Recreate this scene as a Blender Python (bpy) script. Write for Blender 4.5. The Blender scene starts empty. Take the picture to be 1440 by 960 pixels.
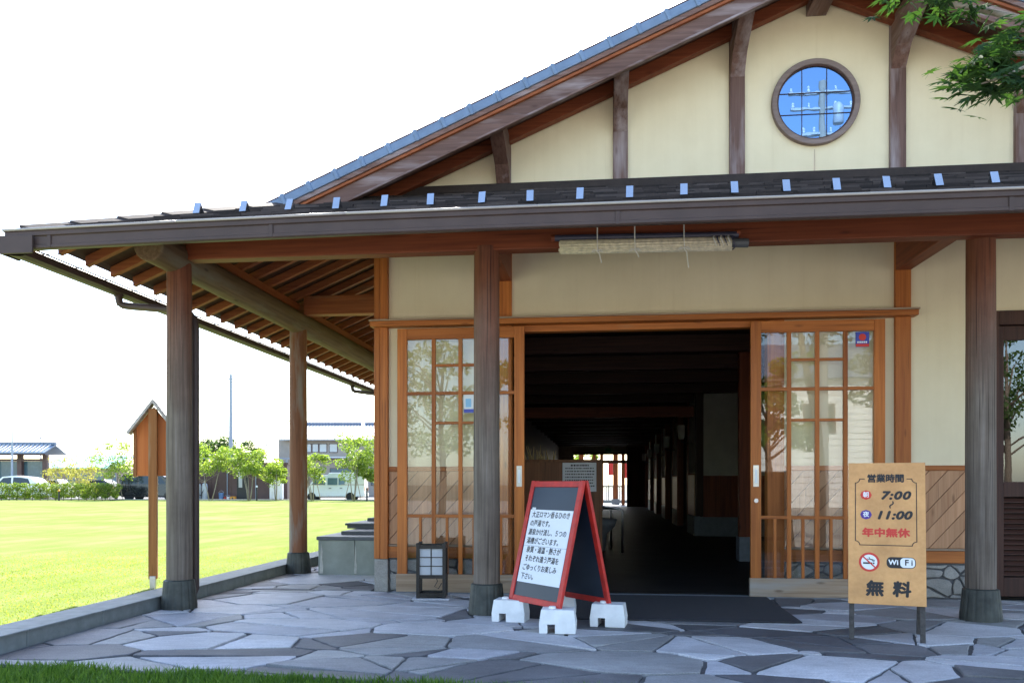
import bpy, bmesh, math, random
from math import radians as R, sin, cos, pi
from mathutils import Vector, Matrix, noise

random.seed(7)
scene = bpy.context.scene
COL = scene.collection

# ------------------------------------------------------------------ camera
cam_d = bpy.data.cameras.new('camera')
cam = bpy.data.objects.new('camera', cam_d)
COL.objects.link(cam)
EYE, YAW, FOC = 1.15, R(6.34), 1170.0          # eye height, turn to the left, focal length in photo pixels
cam.location = (0, 0, EYE)
cam.rotation_euler = (R(90), 0, YAW)
cam_d.sensor_width = 36.0
cam_d.lens = 36.0 * FOC / 1440.0
cam_d.shift_y = 200.0 / 1440.0
cam_d.clip_end = 2000
cam_d.clip_start = 0.05
scene.camera = cam

# ------------------------------------------------------------------ sky, sun, exposure
SUN_EL, SUN_AZ = R(42), R(8.5)                  # azimuth: to the left of +Y
world = bpy.data.worlds.new('World')
scene.world = world
world.use_nodes = True
wn = world.node_tree
wn.nodes.clear()
sky = wn.nodes.new('ShaderNodeTexSky')
sky.sky_type = 'NISHITA'
sky.sun_disc = False
sky.sun_elevation = SUN_EL
sky.sun_rotation = -SUN_AZ
sky.air_density = 1.0
sky.dust_density = 1.1
sky.ozone_density = 1.2
bg = wn.nodes.new('ShaderNodeBackground')
bg.inputs['Strength'].default_value = 0.15
wo = wn.nodes.new('ShaderNodeOutputWorld')
wn.links.new(sky.outputs[0], bg.inputs[0])
wn.links.new(bg.outputs[0], wo.inputs[0])
sun_d = bpy.data.lights.new('sun', 'SUN')
sun_d.energy = 4.2
sun_d.angle = R(0.53)
sun_d.color = (1.0, 0.95, 0.86)
sun = bpy.data.objects.new('sun', sun_d)
COL.objects.link(sun)
sdir = Vector((-sin(SUN_AZ) * cos(SUN_EL), cos(SUN_AZ) * cos(SUN_EL), sin(SUN_EL)))
sun.rotation_euler = sdir.to_track_quat('Z', 'Y').to_euler()
sun.location = (0, 0, 30)
vs = scene.view_settings
vs.view_transform = 'Standard'
vs.look = 'None'
vs.gamma = 1
vs.use_curve_mapping = False
vs.exposure = 2.05

# ------------------------------------------------------------------ helpers
def pos(px, t, z=0.0):
    """world point seen at photo column px at camera depth t"""
    u = (px - 720) / FOC
    return Vector((t * (u * cos(YAW) - sin(YAW)), t * (u * sin(YAW) + cos(YAW)), z))

def wx(px, Y):
    u = (px - 720) / FOC
    return Y * (u * cos(YAW) - sin(YAW)) / (u * sin(YAW) + cos(YAW))

class MB:
    def __init__(s):
        s.v, s.f = [], []
    def add(s, vs_, fs):
        o = len(s.v)
        s.v += [tuple(p) for p in vs_]
        s.f += [tuple(i + o for i in q) for q in fs]
        return s
    def hexa(s, p):
        return s.add(p, [(0, 3, 2, 1), (4, 5, 6, 7), (0, 1, 5, 4), (1, 2, 6, 5), (2, 3, 7, 6), (3, 0, 4, 7)])
    def box(s, x0, x1, y0, y1, z0, z1):
        return s.hexa([(x0, y0, z0), (x1, y0, z0), (x1, y1, z0), (x0, y1, z0), (x0, y0, z1), (x1, y0, z1), (x1, y1, z1), (x0, y1, z1)])
    def beam(s, p, q, w, h, up=(0, 0, 1)):
        p, q, up = Vector(p), Vector(q), Vector(up)
        d = (q - p).normalized()
        sd = d.cross(up).normalized()
        u2 = sd.cross(d).normalized()
        a, b = sd * w / 2, u2 * h / 2
        return s.hexa([p - a - b, p + a - b, q + a - b, q - a - b, p - a + b, p + a + b, q + a + b, q - a + b])
    def tube(s, pts, rad, n=10, cap=True):
        pts = [Vector(p) for p in pts]
        if not isinstance(rad, (list, tuple)):
            rad = [rad] * len(pts)
        o = len(s.v)
        prev = None
        for i, p in enumerate(pts):
            d = (pts[min(i + 1, len(pts) - 1)] - pts[max(i - 1, 0)])
            if d.length < 1e-9: d = Vector((0, 0, 1))
            d.normalize()
            ref = prev if prev is not None else (Vector((1, 0, 0)) if abs(d.x) < .9 else Vector((0, 1, 0)))
            a = (ref - d * ref.dot(d)).normalized()
            prev = a
            b = d.cross(a)
            for k in range(n):
                an = 2 * pi * k / n
                s.v.append(tuple(p + (a * cos(an) + b * sin(an)) * rad[i]))
        for i in range(len(pts) - 1):
            for k in range(n):
                k2 = (k + 1) % n
                s.f.append((o + i * n + k, o + i * n + k2, o + (i + 1) * n + k2, o + (i + 1) * n + k))
        if cap:
            s.f.append(tuple(o + k for k in reversed(range(n))))
            e = o + (len(pts) - 1) * n
            s.f.append(tuple(e + k for k in range(n)))
        return s
    def lathe(s, prof, c=(0, 0, 0), n=24):
        return s.tube([(c[0], c[1], c[2] + z) for r, z in prof], [max(r, 1e-4) for r, z in prof], n)
    def prism(s, poly, fn, d0, d1):
        """poly of 2d points, fn(u, v, d) gives the 3d point"""
        n = len(poly)
        vv = [fn(u, v, d0) for u, v in poly] + [fn(u, v, d1) for u, v in poly]
        ff = [tuple(range(n))[::-1], tuple(range(n, 2 * n))] + [(i, (i + 1) % n, n + (i + 1) % n, n + i) for i in range(n)]
        return s.add(vv, ff)
    def mesh(s, name):
        m = bpy.data.meshes.new(name)
        m.from_pydata(s.v, [], s.f)
        bm = bmesh.new()
        bm.from_mesh(m)
        bmesh.ops.recalc_face_normals(bm, faces=bm.faces)
        bm.to_mesh(m)
        bm.free()
        return m
    def build(s, name, mt, parent=None, bevel=0, smooth=False, **kw):
        return link(name, s.mesh(name), mt, parent, bevel, smooth, **kw)

def link(name, me, mt, parent=None, bevel=0, smooth=False, local=False, kind=None):
    if mt and not me.materials:
        me.materials.append(M[mt] if isinstance(mt, str) else mt)
    o = bpy.data.objects.new(name, me)
    COL.objects.link(o)
    if parent is not None:
        o.parent = parent
        if not local:
            o.matrix_parent_inverse = world_of(parent).inverted()
    if bevel:
        b = o.modifiers.new('bevel', 'BEVEL')
        b.width = bevel
        b.segments = 2
        b.limit_method = 'ANGLE'
    if smooth:
        me.shade_smooth()
    if smooth == 'angle':
        me.set_sharp_from_angle(angle=R(40))
    if kind:
        o['kind'] = kind
    return o

def world_of(o):
    m = Matrix.LocRotScale(o.location, o.rotation_euler, o.scale)
    if o.parent:
        m = world_of(o.parent) @ o.matrix_parent_inverse @ m
    return m

def thing(name, label, cat, loc=(0, 0, 0), rz=0, group=None):
    o = bpy.data.objects.new(name, None)
    o.empty_display_size = .2
    COL.objects.link(o)
    o.location = loc
    o.rotation_euler = (0, 0, rz)
    return tag(o, label, cat, group)

def tag(o, label, cat, group=None):
    o['label'] = label
    o['category'] = cat
    if group: o['group'] = group
    return o

def part_empty(name, parent, loc=(0, 0, 0), rot=(0, 0, 0), local=False):
    o = bpy.data.objects.new(name, None)
    o.empty_display_size = .1
    COL.objects.link(o)
    o.parent = parent
    if not local:
        o.matrix_parent_inverse = world_of(parent).inverted()
    o.location = loc
    o.rotation_euler = rot
    return o

def copy_tree(o, parent=None):
    c = o.copy()
    COL.objects.link(c)
    if parent is not None:
        c.parent = parent
    for ch in [x for x in bpy.data.objects if x.parent == o]:
        copy_tree(ch, c)
    return c

# ------------------------------------------------------------------ materials
M = {}
def new_mat(name):
    m = bpy.data.materials.new(name)
    m.use_nodes = True
    nt = m.node_tree
    b = nt.nodes['Principled BSDF']
    M[name] = m
    return m, nt, b

def nd(nt, t, **kw):
    n = nt.nodes.new(t)
    for k, v in kw.items():
        if k in n.inputs: n.inputs[k].default_value = v
        else: setattr(n, k, v)
    return n

def ramp(nt, fac, stops):
    r = nt.nodes.new('ShaderNodeValToRGB')
    el = r.color_ramp.elements
    while len(el) < len(stops): el.new(.5)
    for e, (p, c) in zip(el, stops):
        e.position = p
        e.color = (*c, 1)
    nt.links.new(fac, r.inputs[0])
    return r.outputs[0]

def coords(nt, scale=(1, 1, 1), rnd=True, src='Object'):
    tc = nt.nodes.new('ShaderNodeTexCoord')
    mp = nt.nodes.new('ShaderNodeMapping')
    mp.inputs['Scale'].default_value = scale
    nt.links.new(tc.outputs[src], mp.inputs[0])
    if rnd:
        oi = nt.nodes.new('ShaderNodeObjectInfo')
        cm = nt.nodes.new('ShaderNodeCombineXYZ')
        ml = nd(nt, 'ShaderNodeMath', operation='MULTIPLY')
        ml.inputs[1].default_value = 37.0
        nt.links.new(oi.outputs['Random'], ml.inputs[0])
        for i in range(3): nt.links.new(ml.outputs[0], cm.inputs[i])
        nt.links.new(cm.outputs[0], mp.inputs['Location'])
    return mp.outputs[0]

def mixc(nt, fac, a, b, mode='MIX'):
    m = nt.nodes.new('ShaderNodeMix')
    m.data_type = 'RGBA'
    m.blend_type = mode
    for inp, v in ((m.inputs[0], fac), (m.inputs[6], a), (m.inputs[7], b)):
        if isinstance(v, (int, float)): inp.default_value = v
        elif isinstance(v, tuple): inp.default_value = (*v, 1) if len(v) == 3 else v
        else: nt.links.new(v, inp)
    return m.outputs[2]

def bump(nt, b, h, strength=.3, dist=.01):
    bp = nt.nodes.new('ShaderNodeBump')
    bp.inputs['Strength'].default_value = strength
    bp.inputs['Distance'].default_value = dist
    nt.links.new(h, bp.inputs['Height'])
    nt.links.new(bp.outputs[0], b.inputs['Normal'])

def noisetex(nt, vec, scale=5, detail=4, rough=.55):
    n = nd(nt, 'ShaderNodeTexNoise')
    n.inputs['Scale'].default_value = scale
    n.inputs['Detail'].default_value = detail
    n.inputs['Roughness'].default_value = rough
    nt.links.new(vec, n.inputs[0])
    return n.outputs[0]

def plain(name, c, rough=.6, metal=0, var=.12, scale=6, bmp=.1, spec=.5):
    m, nt, b = new_mat(name)
    v = coords(nt)
    n = noisetex(nt, v, scale, 5, .6)
    lo = tuple(x * (1 - var) for x in c)
    hi = tuple(min(1, x * (1 + var)) for x in c)
    nt.links.new(ramp(nt, n, [(.3, lo), (.7, hi)]), b.inputs['Base Color'])
    b.inputs['Roughness'].default_value = rough
    b.inputs['Metallic'].default_value = metal
    b.inputs['Specular IOR Level'].default_value = spec
    if bmp: bump(nt, b, noisetex(nt, v, scale * 8, 3), bmp, .004)
    return m

def wood(name, dark, light, axis='z', rough=.6, grain=1.0, worn=None, worn_amt=.0, bmp=.25, knots=.7):
    """long streaks along one axis; optional weathered colour in patches"""
    m, nt, b = new_mat(name)
    k = {'x': (.7, 22, 22), 'y': (22, .7, 22), 'z': (22, 22, .7)}[axis]
    v = coords(nt, tuple(q * grain for q in k))
    n = noisetex(nt, v, 1.6, 6, .62)
    v2 = coords(nt, tuple((4 if q > 1 else .5) for q in k))
    n2 = noisetex(nt, v2, 1.0, 3, .5)
    col = ramp(nt, n, [(.28, dark), (.5, tuple((a + c) / 2 for a, c in zip(dark, light))), (.72, light)])
    col = mixc(nt, .55, col, ramp(nt, n2, [(.3, (.62, .58, .55)), (.7, (1.15, 1.15, 1.15))]), 'MULTIPLY')
    oi = nt.nodes.new('ShaderNodeObjectInfo')
    rv = ramp(nt, oi.outputs['Random'], [(0, (.82, .8, .78)), (1, (1.14, 1.12, 1.1))])
    col = mixc(nt, .8, col, rv, 'MULTIPLY')
    if worn:
        v3 = coords(nt, tuple((6 if q > 1 else .9) for q in k))
        n3 = noisetex(nt, v3, 1.0, 4, .6)
        f = ramp(nt, n3, [(.62 - worn_amt, (0, 0, 0)), (.78 - worn_amt * .6, (1, 1, 1))])
        col = mixc(nt, f, col, worn)
    v4 = coords(nt, tuple((60 if q > 1 else 1.1) for q in k))
    n4 = noisetex(nt, v4, 1.0, 2, .5)
    crack = ramp(nt, n4, [(.66, (1, 1, 1)), (.72, (.42, .38, .36))])
    col = mixc(nt, knots, col, crack, 'MULTIPLY')
    v5 = coords(nt, tuple((5 if q > 1 else 1.6) for q in k))
    vo = nd(nt, 'ShaderNodeTexVoronoi')
    vo.inputs['Scale'].default_value = 1.0
    nt.links.new(v5, vo.inputs['Vector'])
    knot = ramp(nt, vo.outputs['Distance'], [(.03, (.35, .28, .24)), (.10, (1, 1, 1))])
    col = mixc(nt, knots, col, knot, 'MULTIPLY')
    nt.links.new(col, b.inputs['Base Color'])
    b.inputs['Roughness'].default_value = rough
    b.inputs['Specular IOR Level'].default_value = .3
    bump(nt, b, mixc(nt, .6, n, crack), bmp, .005)
    return m

for ax in 'xyz':
    wood('door_wood_' + ax, (.30, .080, .014), (.53, .175, .034), ax, .5, worn=(.30, .17, .085), worn_amt=-.03)
    wood('red_wood_' + ax, (.14, .032, .012), (.28, .072, .026), ax, .55)
    wood('rafter_wood_' + ax, (.19, .05, .017), (.33, .105, .036), ax, .6, worn=(.20, .10, .05), worn_amt=.0)
    wood('dark_wood_' + ax, (.035, .014, .01), (.085, .035, .022), ax, .6)
    wood('grey_wood_' + ax, (.10, .075, .06), (.21, .17, .145), ax, .75, worn=(.26, .24, .235), worn_amt=.12)
    wood('gable_wood_' + ax, (.10, .05, .038), (.20, .115, .09), ax, .6, worn=(.30, .24, .235), worn_amt=.13)
    wood('board_wood_' + ax, (.38, .18, .085), (.54, .30, .16), ax, .55)
wood('sill_wood', (.24, .16, .10), (.42, .31, .215), 'x', .7, worn=(.34, .30, .26), worn_amt=.12)
wood('sign_board', (.66, .335, .125), (.74, .40, .16), 'z', .5, bmp=.05, knots=.0)
wood('post_orange', (.30, .11, .03), (.48, .20, .06), 'z', .6, worn=(.33, .27, .17), worn_amt=.08)
wood('sign_back', (.48, .13, .03), (.60, .20, .05), 'z', .6, bmp=.1, knots=.2)
wood('pale_board', (.40, .37, .35), (.58, .55, .53), 'y', .7)
wood('ring_wood', (.20, .145, .125), (.30, .23, .21), 'x', .6)
wood('stake_wood', (.28, .21, .14), (.42, .33, .24), 'z', .8)
wood('black_lacquer', (.012, .011, .011), (.03, .027, .026), 'z', .35)
wood('charcoal_leg', (.05, .045, .042), (.11, .10, .095), 'z', .7)
wood('partition_wood', (.17, .07, .025), (.30, .13, .05), 'z', .5)

def column_mat():
    # weathered grey shaft with the old red stain left under the eave
    m, nt, b = new_mat('column_wood')
    v = coords(nt, (26, 26, .7))
    n = noisetex(nt, v, 1.5, 7, .65)
    v2 = coords(nt, (5, 5, .8))
    n2 = noisetex(nt, v2, 1.0, 4, .6)
    grey = ramp(nt, n, [(.25, (.085, .062, .047)), (.5, (.15, .118, .093)), (.78, (.245, .205, .172))])
    red = ramp(nt, n, [(.3, (.10, .032, .017)), (.7, (.20, .07, .034))])
    tc = nt.nodes.new('ShaderNodeTexCoord')
    sp = nt.nodes.new('ShaderNodeSeparateXYZ')
    nt.links.new(tc.outputs['Object'], sp.inputs[0])
    ad = nd(nt, 'ShaderNodeMath', operation='MULTIPLY_ADD')
    nt.links.new(n2, ad.inputs[0])
    ad.inputs[1].default_value = 1.5
    nt.links.new(sp.outputs[2], ad.inputs[2])
    mr = nd(nt, 'ShaderNodeMapRange')
    mr.inputs[1].default_value = 2.4
    mr.inputs[2].default_value = 3.7
    nt.links.new(ad.outputs[0], mr.inputs[0])
    v4 = coords(nt, (70, 70, .8))
    n4 = noisetex(nt, v4, 1.0, 2, .5)
    crack = ramp(nt, n4, [(.62, (1, 1, 1)), (.69, (.30, .27, .25))])
    v6 = coords(nt, (3, 3, 2.2))
    stain = ramp(nt, noisetex(nt, v6, 1.0, 5, .65), [(.35, (.72, .70, .68)), (.65, (1.12, 1.12, 1.12))])
    col = mixc(nt, mr.outputs[0], grey, red)
    col = mixc(nt, .85, col, crack, 'MULTIPLY')
    col = mixc(nt, .7, col, stain, 'MULTIPLY')
    nt.links.new(col, b.inputs['Base Color'])
    b.inputs['Roughness'].default_value = .75
    b.inputs['Specular IOR Level'].default_value = .3
    bump(nt, b, n, .35, .004)
column_mat()
wood('column_stained', (.13, .05, .025), (.26, .11, .055), 'z', .65, worn=(.23, .21, .195), worn_amt=.1)
wood('log_bark', (.085, .05, .026), (.165, .105, .058), 'y', .75, worn=(.15, .125, .085), worn_amt=.08)

def plaster():
    m, nt, b = new_mat('plaster')
    v = coords(nt, rnd=False)
    n = noisetex(nt, v, .7, 4, .55)
    col = ramp(nt, n, [(.3, (.72, .61, .41)), (.7, (.77, .665, .46))])
    v2 = coords(nt, (5, 5, .35), rnd=False)
    n2 = noisetex(nt, v2, 1.2, 5, .6)
    col = mixc(nt, .35, col, ramp(nt, n2, [(.35, (.92, .90, .87)), (.6, (1, 1, 1))]), 'MULTIPLY')
    n5 = noisetex(nt, coords(nt, (9, 9, .22), rnd=False), 1.0, 6, .7)
    col = mixc(nt, .5, col, ramp(nt, n5, [(.60, (1, 1, 1)), (.80, (.80, .75, .68))]), 'MULTIPLY')
    n6 = noisetex(nt, coords(nt, (2.2, 2.2, 2.2), rnd=False), 1.0, 7, .7)
    col = mixc(nt, .4, col, ramp(nt, n6, [(.3, (.90, .88, .85)), (.65, (1.04, 1.04, 1.04))]), 'MULTIPLY')
    nt.links.new(col, b.inputs['Base Color'])
    b.inputs['Roughness'].default_value = .88
    b.inputs['Specular IOR Level'].default_value = .2
    bump(nt, b, mixc(nt, .5, noisetex(nt, v, 160, 3), noisetex(nt, v, 14, 4)), .25, .004)
plaster()

def flag(name, lo, hi):
    m, nt, b = new_mat(name)
    v = coords(nt)
    n = noisetex(nt, v, 2.2, 6, .6)
    n2 = noisetex(nt, v, 90, 3, .6)
    col = ramp(nt, n, [(.25, lo), (.75, hi)])
    oi = nt.nodes.new('ShaderNodeObjectInfo')
    col = mixc(nt, .8, col, ramp(nt, oi.outputs['Random'], [(0, (.72, .72, .75)), (.5, (1, .99, .98)), (1, (1.2, 1.18, 1.14))]), 'MULTIPLY')
    col = mixc(nt, .5, col, ramp(nt, n2, [(.3, (.6, .6, .6)), (.7, (1.25, 1.25, 1.25))]), 'MULTIPLY')
    nt.links.new(col, b.inputs['Base Color'])
    nt.links.new(ramp(nt, n, [(.3, (.55, .55, .55)), (.7, (.75, .75, .75))]), b.inputs['Roughness'])
    b.inputs['Specular IOR Level'].default_value = .35
    n4 = noisetex(nt, coords(nt, (3, 11, 5)), 2.0, 6, .7)
    col = mixc(nt, .6, col, ramp(nt, n4, [(.35, (.78, .78, .80)), (.62, (1.08, 1.07, 1.05))]), 'MULTIPLY')
    nt.links.new(col, b.inputs['Base Color'])
    h = mixc(nt, .5, mixc(nt, .5, n, n4), n2)
    n7 = noisetex(nt, coords(nt), .9, 5, .7)
    col = mixc(nt, .6, col, ramp(nt, n7, [(.42, (.66, .65, .64)), (.60, (1.05, 1.05, 1.05))]), 'MULTIPLY')
    nt.links.new(col, b.inputs['Base Color'])
    bump(nt, b, h, .8, .014)
flag('flag_light', (.50, .49, .51), (.62, .605, .625))
flag('flag_mid', (.27, .265, .265), (.40, .39, .385))
flag('flag_dark', (.10, .10, .107), (.185, .18, .19))
flag('wall_stone', (.25, .235, .21), (.40, .375, .34))
plain('mortar', (.105, .10, .10), .9, var=.25, scale=12)
plain('granite_kerb', (.20, .215, .21), .75, var=.18, scale=9, bmp=.2)
plain('block_stone', (.235, .25, .215), .8, var=.22, scale=3, bmp=.2)
plain('efflorescence', (.40, .385, .34), .9, var=.2, scale=14)
plain('cap_stone', (.075, .08, .088), .55, var=.2, scale=6)
plain('plinth_copper', (.05, .052, .044), .6, metal=.2, var=.45, scale=9, bmp=.25)
plain('gutter_brown', (.062, .040, .034), .5, var=.18, scale=2.5, bmp=.03, spec=.3)
plain('gutter_bead_lit', (.34, .30, .27), .3, var=.08, scale=3, bmp=.02)  # paler than the gutter, painting the light caught along its bead
def slate_mat():
    m, nt, b = new_mat('slate')
    g = nt.nodes.new('ShaderNodeNewGeometry')
    n = noisetex(nt, coords(nt, (3, 3, 3), rnd=False), 3, 5, .65)
    col = ramp(nt, g.outputs['Random Per Island'], [(0, (.016, .012, .011)), (.6, (.042, .032, .029)), (1, (.075, .06, .056))])
    col = mixc(nt, .6, col, ramp(nt, n, [(.3, (.6, .6, .6)), (.7, (1.3, 1.25, 1.2))]), 'MULTIPLY')
    nt.links.new(col, b.inputs['Base Color'])
    b.inputs['Roughness'].default_value = .72
    b.inputs['Specular IOR Level'].default_value = .2
    bump(nt, b, n, .3, .006)
slate_mat()
plain('steel_guard', (.62, .63, .65), .22, metal=1, var=.06, bmp=.02)
plain('roof_tile', (.13, .185, .275), .33, var=.15, scale=8, bmp=.06)
plain('unlit_black', (.012, .010, .009), .9, bmp=0)  # near-black colour standing in for unlit space
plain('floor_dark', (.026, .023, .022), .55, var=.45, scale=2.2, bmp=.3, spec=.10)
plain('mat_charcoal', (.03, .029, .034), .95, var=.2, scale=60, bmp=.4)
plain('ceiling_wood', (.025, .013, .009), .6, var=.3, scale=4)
plain('interior_plaster', (.52, .49, .41), .9, var=.08)
plain('base_granite', (.20, .215, .23), .7, var=.15, scale=12)
plain('red_paint', (.48, .022, .014), .5, var=.22, scale=14, bmp=.1)
plain('chalkboard', (.014, .024, .042), .38, var=.15, scale=2, bmp=.03)
plain('white_plastic', (.76, .76, .75), .5, var=.09, scale=9, bmp=.08)
plain('paper', (.80, .81, .84), .8, var=.02, bmp=0)
plain('paper_shade', (.74, .75, .74), .85, var=.03, bmp=0)
plain('paper_lantern', (.46, .47, .49), .85, var=.04, bmp=0)
plain('rust_stain', (.50, .38, .27), .9, var=.15, bmp=0)
plain('ink', (.018, .016, .016), .6, var=.05, bmp=0)
plain('ink_red', (.62, .035, .02), .5, var=.05, bmp=0)
plain('ink_purple', (.065, .02, .24), .5, var=.05, bmp=0)
plain('ink_white', (.82, .82, .82), .5, var=.02, bmp=0)
plain('ink_blue', (.03, .05, .36), .4, var=.05, bmp=0)
plain('ink_sky', (.25, .50, .72), .5, var=.05, bmp=0)
plain('steel', (.55, .56, .57), .28, metal=1, var=.05, bmp=.02)
plain('brass_plate', (.60, .57, .50), .35, metal=.7, var=.08, bmp=.03)
plain('reed_roll', (.62, .55, .40), .85, var=.25, scale=30, bmp=.4)
plain('blind_pole', (.045, .045, .075), .4, bmp=.02)
plain('cord', (.62, .60, .55), .9, bmp=0)
plain('lamp_glass', (.62, .59, .50), .45, var=.05, bmp=0)
plain('exit_green', (.03, .30, .12), .5, bmp=0)
plain('black_metal', (.018, .018, .019), .45, bmp=.05)
plain('utility_steel', (.30, .335, .40), .5, var=.08, bmp=.03)
plain('concrete_pole', (.24, .235, .23), .85, var=.1)
plain('insulator', (.75, .74, .72), .3, bmp=0)
plain('car_white', (.78, .79, .80), .22, var=.02, bmp=0)
plain('van_white', (.70, .745, .74), .3, var=.04, bmp=0)
plain('car_black', (.012, .013, .018), .12, var=.1, bmp=0)
plain('car_glass', (.02, .03, .035), .08, bmp=0)
plain('van_glass', (.10, .17, .20), .1, bmp=0)
plain('tyre', (.02, .02, .02), .85, bmp=.1)
plain('rim', (.45, .46, .47), .35, metal=.8, bmp=0)
plain('lamp_lens', (.7, .68, .62), .2, bmp=0)
plain('lamp_amber', (.65, .18, .03), .3, bmp=0)
plain('brown_cladding', (.115, .062, .056), .55, var=.1, scale=2)
plain('cladding_trim', (.10, .052, .045), .5, var=.1)
plain('teal_roof', (.26, .52, .54), .5, var=.1)
plain('shop_wall', (.36, .26, .19), .8, var=.15, scale=.6)
plain('house_wall', (.40, .34, .29), .85, var=.12, scale=.8)
plain('house_tile', (.56, .56, .57), .33, var=.1, scale=2)
plain('ridge_tile', (.13, .17, .26), .45, var=.12)
plain('pane_pale', (.50, .52, .52), .15, var=.12, scale=.5, bmp=0)
plain('siding_white', (.72, .72, .70), .7, var=.04, scale=1)
plain('gas_grey', (.50, .53, .58), .4, var=.1)
plain('tub_blue', (.12, .22, .42), .5, bmp=0)
plain('crate_orange', (.72, .30, .03), .5, bmp=0)
plain('crate_red', (.45, .04, .03), .5, bmp=0)
plain('asphalt', (.11, .11, .112), .9, var=.2, scale=3, bmp=.3)
plain('forecourt_bounce', (.36, .34, .30), .9, var=.15, scale=2, bmp=.3)  # unseen ground, made pale to bounce sunlight up under the eave
plain('gravel_bed', (.34, .30, .25), .95, var=.3, scale=8, bmp=.5)
plain('soil', (.10, .07, .045), .95, var=.3, scale=5, bmp=.4)
plain('earth_far', (.15, .15, .10), .95, var=.25, scale=.3)
plain('bark', (.13, .10, .075), .85, var=.3, scale=20, bmp=.5)
plain('bark_pale', (.25, .215, .17), .85, var=.3, scale=20, bmp=.4)
plain('straw', (.42, .31, .15), .9, var=.2, bmp=0)

def lawn():
    m, nt, b = new_mat('lawn')
    v = coords(nt, rnd=False)
    n = noisetex(nt, v, .35, 6, .6)
    v2 = coords(nt, (1.2, .25, 1), rnd=False)
    n2 = noisetex(nt, v2, 2.0, 4, .6)
    n3 = noisetex(nt, v, 55, 3, .7)
    col = ramp(nt, n, [(.3, (.165, .21, .06)), (.5, (.195, .235, .082)), (.62, (.215, .245, .10)), (.75, (.26, .26, .13))])
    col = mixc(nt, .9, col, ramp(nt, n2, [(.3, (.80, .88, .72)), (.7, (1.15, 1.1, 1.2))]), 'MULTIPLY')
    col = mixc(nt, .55, col, ramp(nt, n3, [(.3, (.6, .65, .5)), (.7, (1.25, 1.22, 1.2))]), 'MULTIPLY')
    nt.links.new(col, b.inputs['Base Color'])
    b.inputs['Roughness'].default_value = .8
    b.inputs['Specular IOR Level'].default_value = .0
    bump(nt, b, n3, .4, .02)
lawn()

def foliage(name, dark, light, trans=.45, scale=3.0, rough=.45):
    m, nt, b = new_mat(name)
    g = nt.nodes.new('ShaderNodeNewGeometry')
    oi = nt.nodes.new('ShaderNodeObjectInfo')
    rnd = nd(nt, 'ShaderNodeMath', operation='ADD')
    nt.links.new(g.outputs['Random Per Island'], rnd.inputs[0])
    nt.links.new(oi.outputs['Random'], rnd.inputs[1])
    fr = nd(nt, 'ShaderNodeMath', operation='FRACT')
    nt.links.new(rnd.outputs[0], fr.inputs[0])
    v = coords(nt, rnd=False)
    n = noisetex(nt, v, scale, 2)
    f = mixc(nt, .5, fr.outputs[0], n)
    col = ramp(nt, f, [(.25, dark), (.75, light)])
    nt.links.new(col, b.inputs['Base Color'])
    b.inputs['Roughness'].default_value = rough
    b.inputs['Specular IOR Level'].default_value = .3
    tr = nt.nodes.new('ShaderNodeBsdfTranslucent')
    nt.links.new(mixc(nt, 1.0, col, (1.5, 1.6, .7), 'MULTIPLY'), tr.inputs[0])
    mx = nt.nodes.new('ShaderNodeMixShader')
    mx.inputs[0].default_value = trans
    nt.links.new(b.outputs[0], mx.inputs[1])
    nt.links.new(tr.outputs[0], mx.inputs[2])
    nt.links.new(mx.outputs[0], nt.nodes['Material Output'].inputs[0])
foliage('leaf_maple', (.018, .05, .018), (.048, .098, .025), .38, 6, .85)
foliage('leaf_young', (.10, .17, .03), (.26, .32, .075), .5, 1.5)
foliage('leaf_yellow', (.20, .21, .05), (.34, .30, .09), .5, 1.5)
foliage('leaf_dark', (.03, .07, .02), (.09, .14, .04), .35, 1.0)
foliage('leaf_hedge', (.06, .12, .02), (.24, .30, .04), .4, 2.0)
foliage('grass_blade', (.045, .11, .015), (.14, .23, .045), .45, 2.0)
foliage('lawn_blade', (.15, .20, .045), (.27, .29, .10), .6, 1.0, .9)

def glass(name, tint=(.93, .95, .93), boost=0.0, refl=(1, 1, 1), wave=.03):
    m, nt, b = new_mat(name)
    nt.nodes.remove(b)
    tr = nt.nodes.new('ShaderNodeBsdfTransparent')
    tr.inputs[0].default_value = (*tint, 1)
    gl = nt.nodes.new('ShaderNodeBsdfGlossy')
    gl.inputs['Roughness'].default_value = 0.0
    gl.inputs['Color'].default_value = (*refl, 1)
    bp = nt.nodes.new('ShaderNodeBump')
    bp.inputs['Strength'].default_value = wave
    bp.inputs['Distance'].default_value = .004
    nt.links.new(noisetex(nt, coords(nt), 4.0, 2), bp.inputs['Height'])
    nt.links.new(bp.outputs[0], gl.inputs['Normal'])
    fr = nt.nodes.new('ShaderNodeFresnel')
    fr.inputs[0].default_value = 1.5
    ad = nd(nt, 'ShaderNodeMath', operation='ADD', use_clamp=True)
    nt.links.new(fr.outputs[0], ad.inputs[0])
    ad.inputs[1].default_value = boost
    mx = nt.nodes.new('ShaderNodeMixShader')
    nt.links.new(ad.outputs[0], mx.inputs[0])
    nt.links.new(tr.outputs[0], mx.inputs[1])
    nt.links.new(gl.outputs[0], mx.inputs[2])
    nt.links.new(mx.outputs[0], nt.nodes['Material Output'].inputs[0])
glass('door_glass', (.97, .98, .97), .0)
glass('sky_tint_glass', (.25, .33, .42), .36, (.40, .66, 1.0), .05)  # blue sky reflection put into the tint, with mirror strength boosted
glass('dark_glass', (.35, .36, .36), .06)

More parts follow.
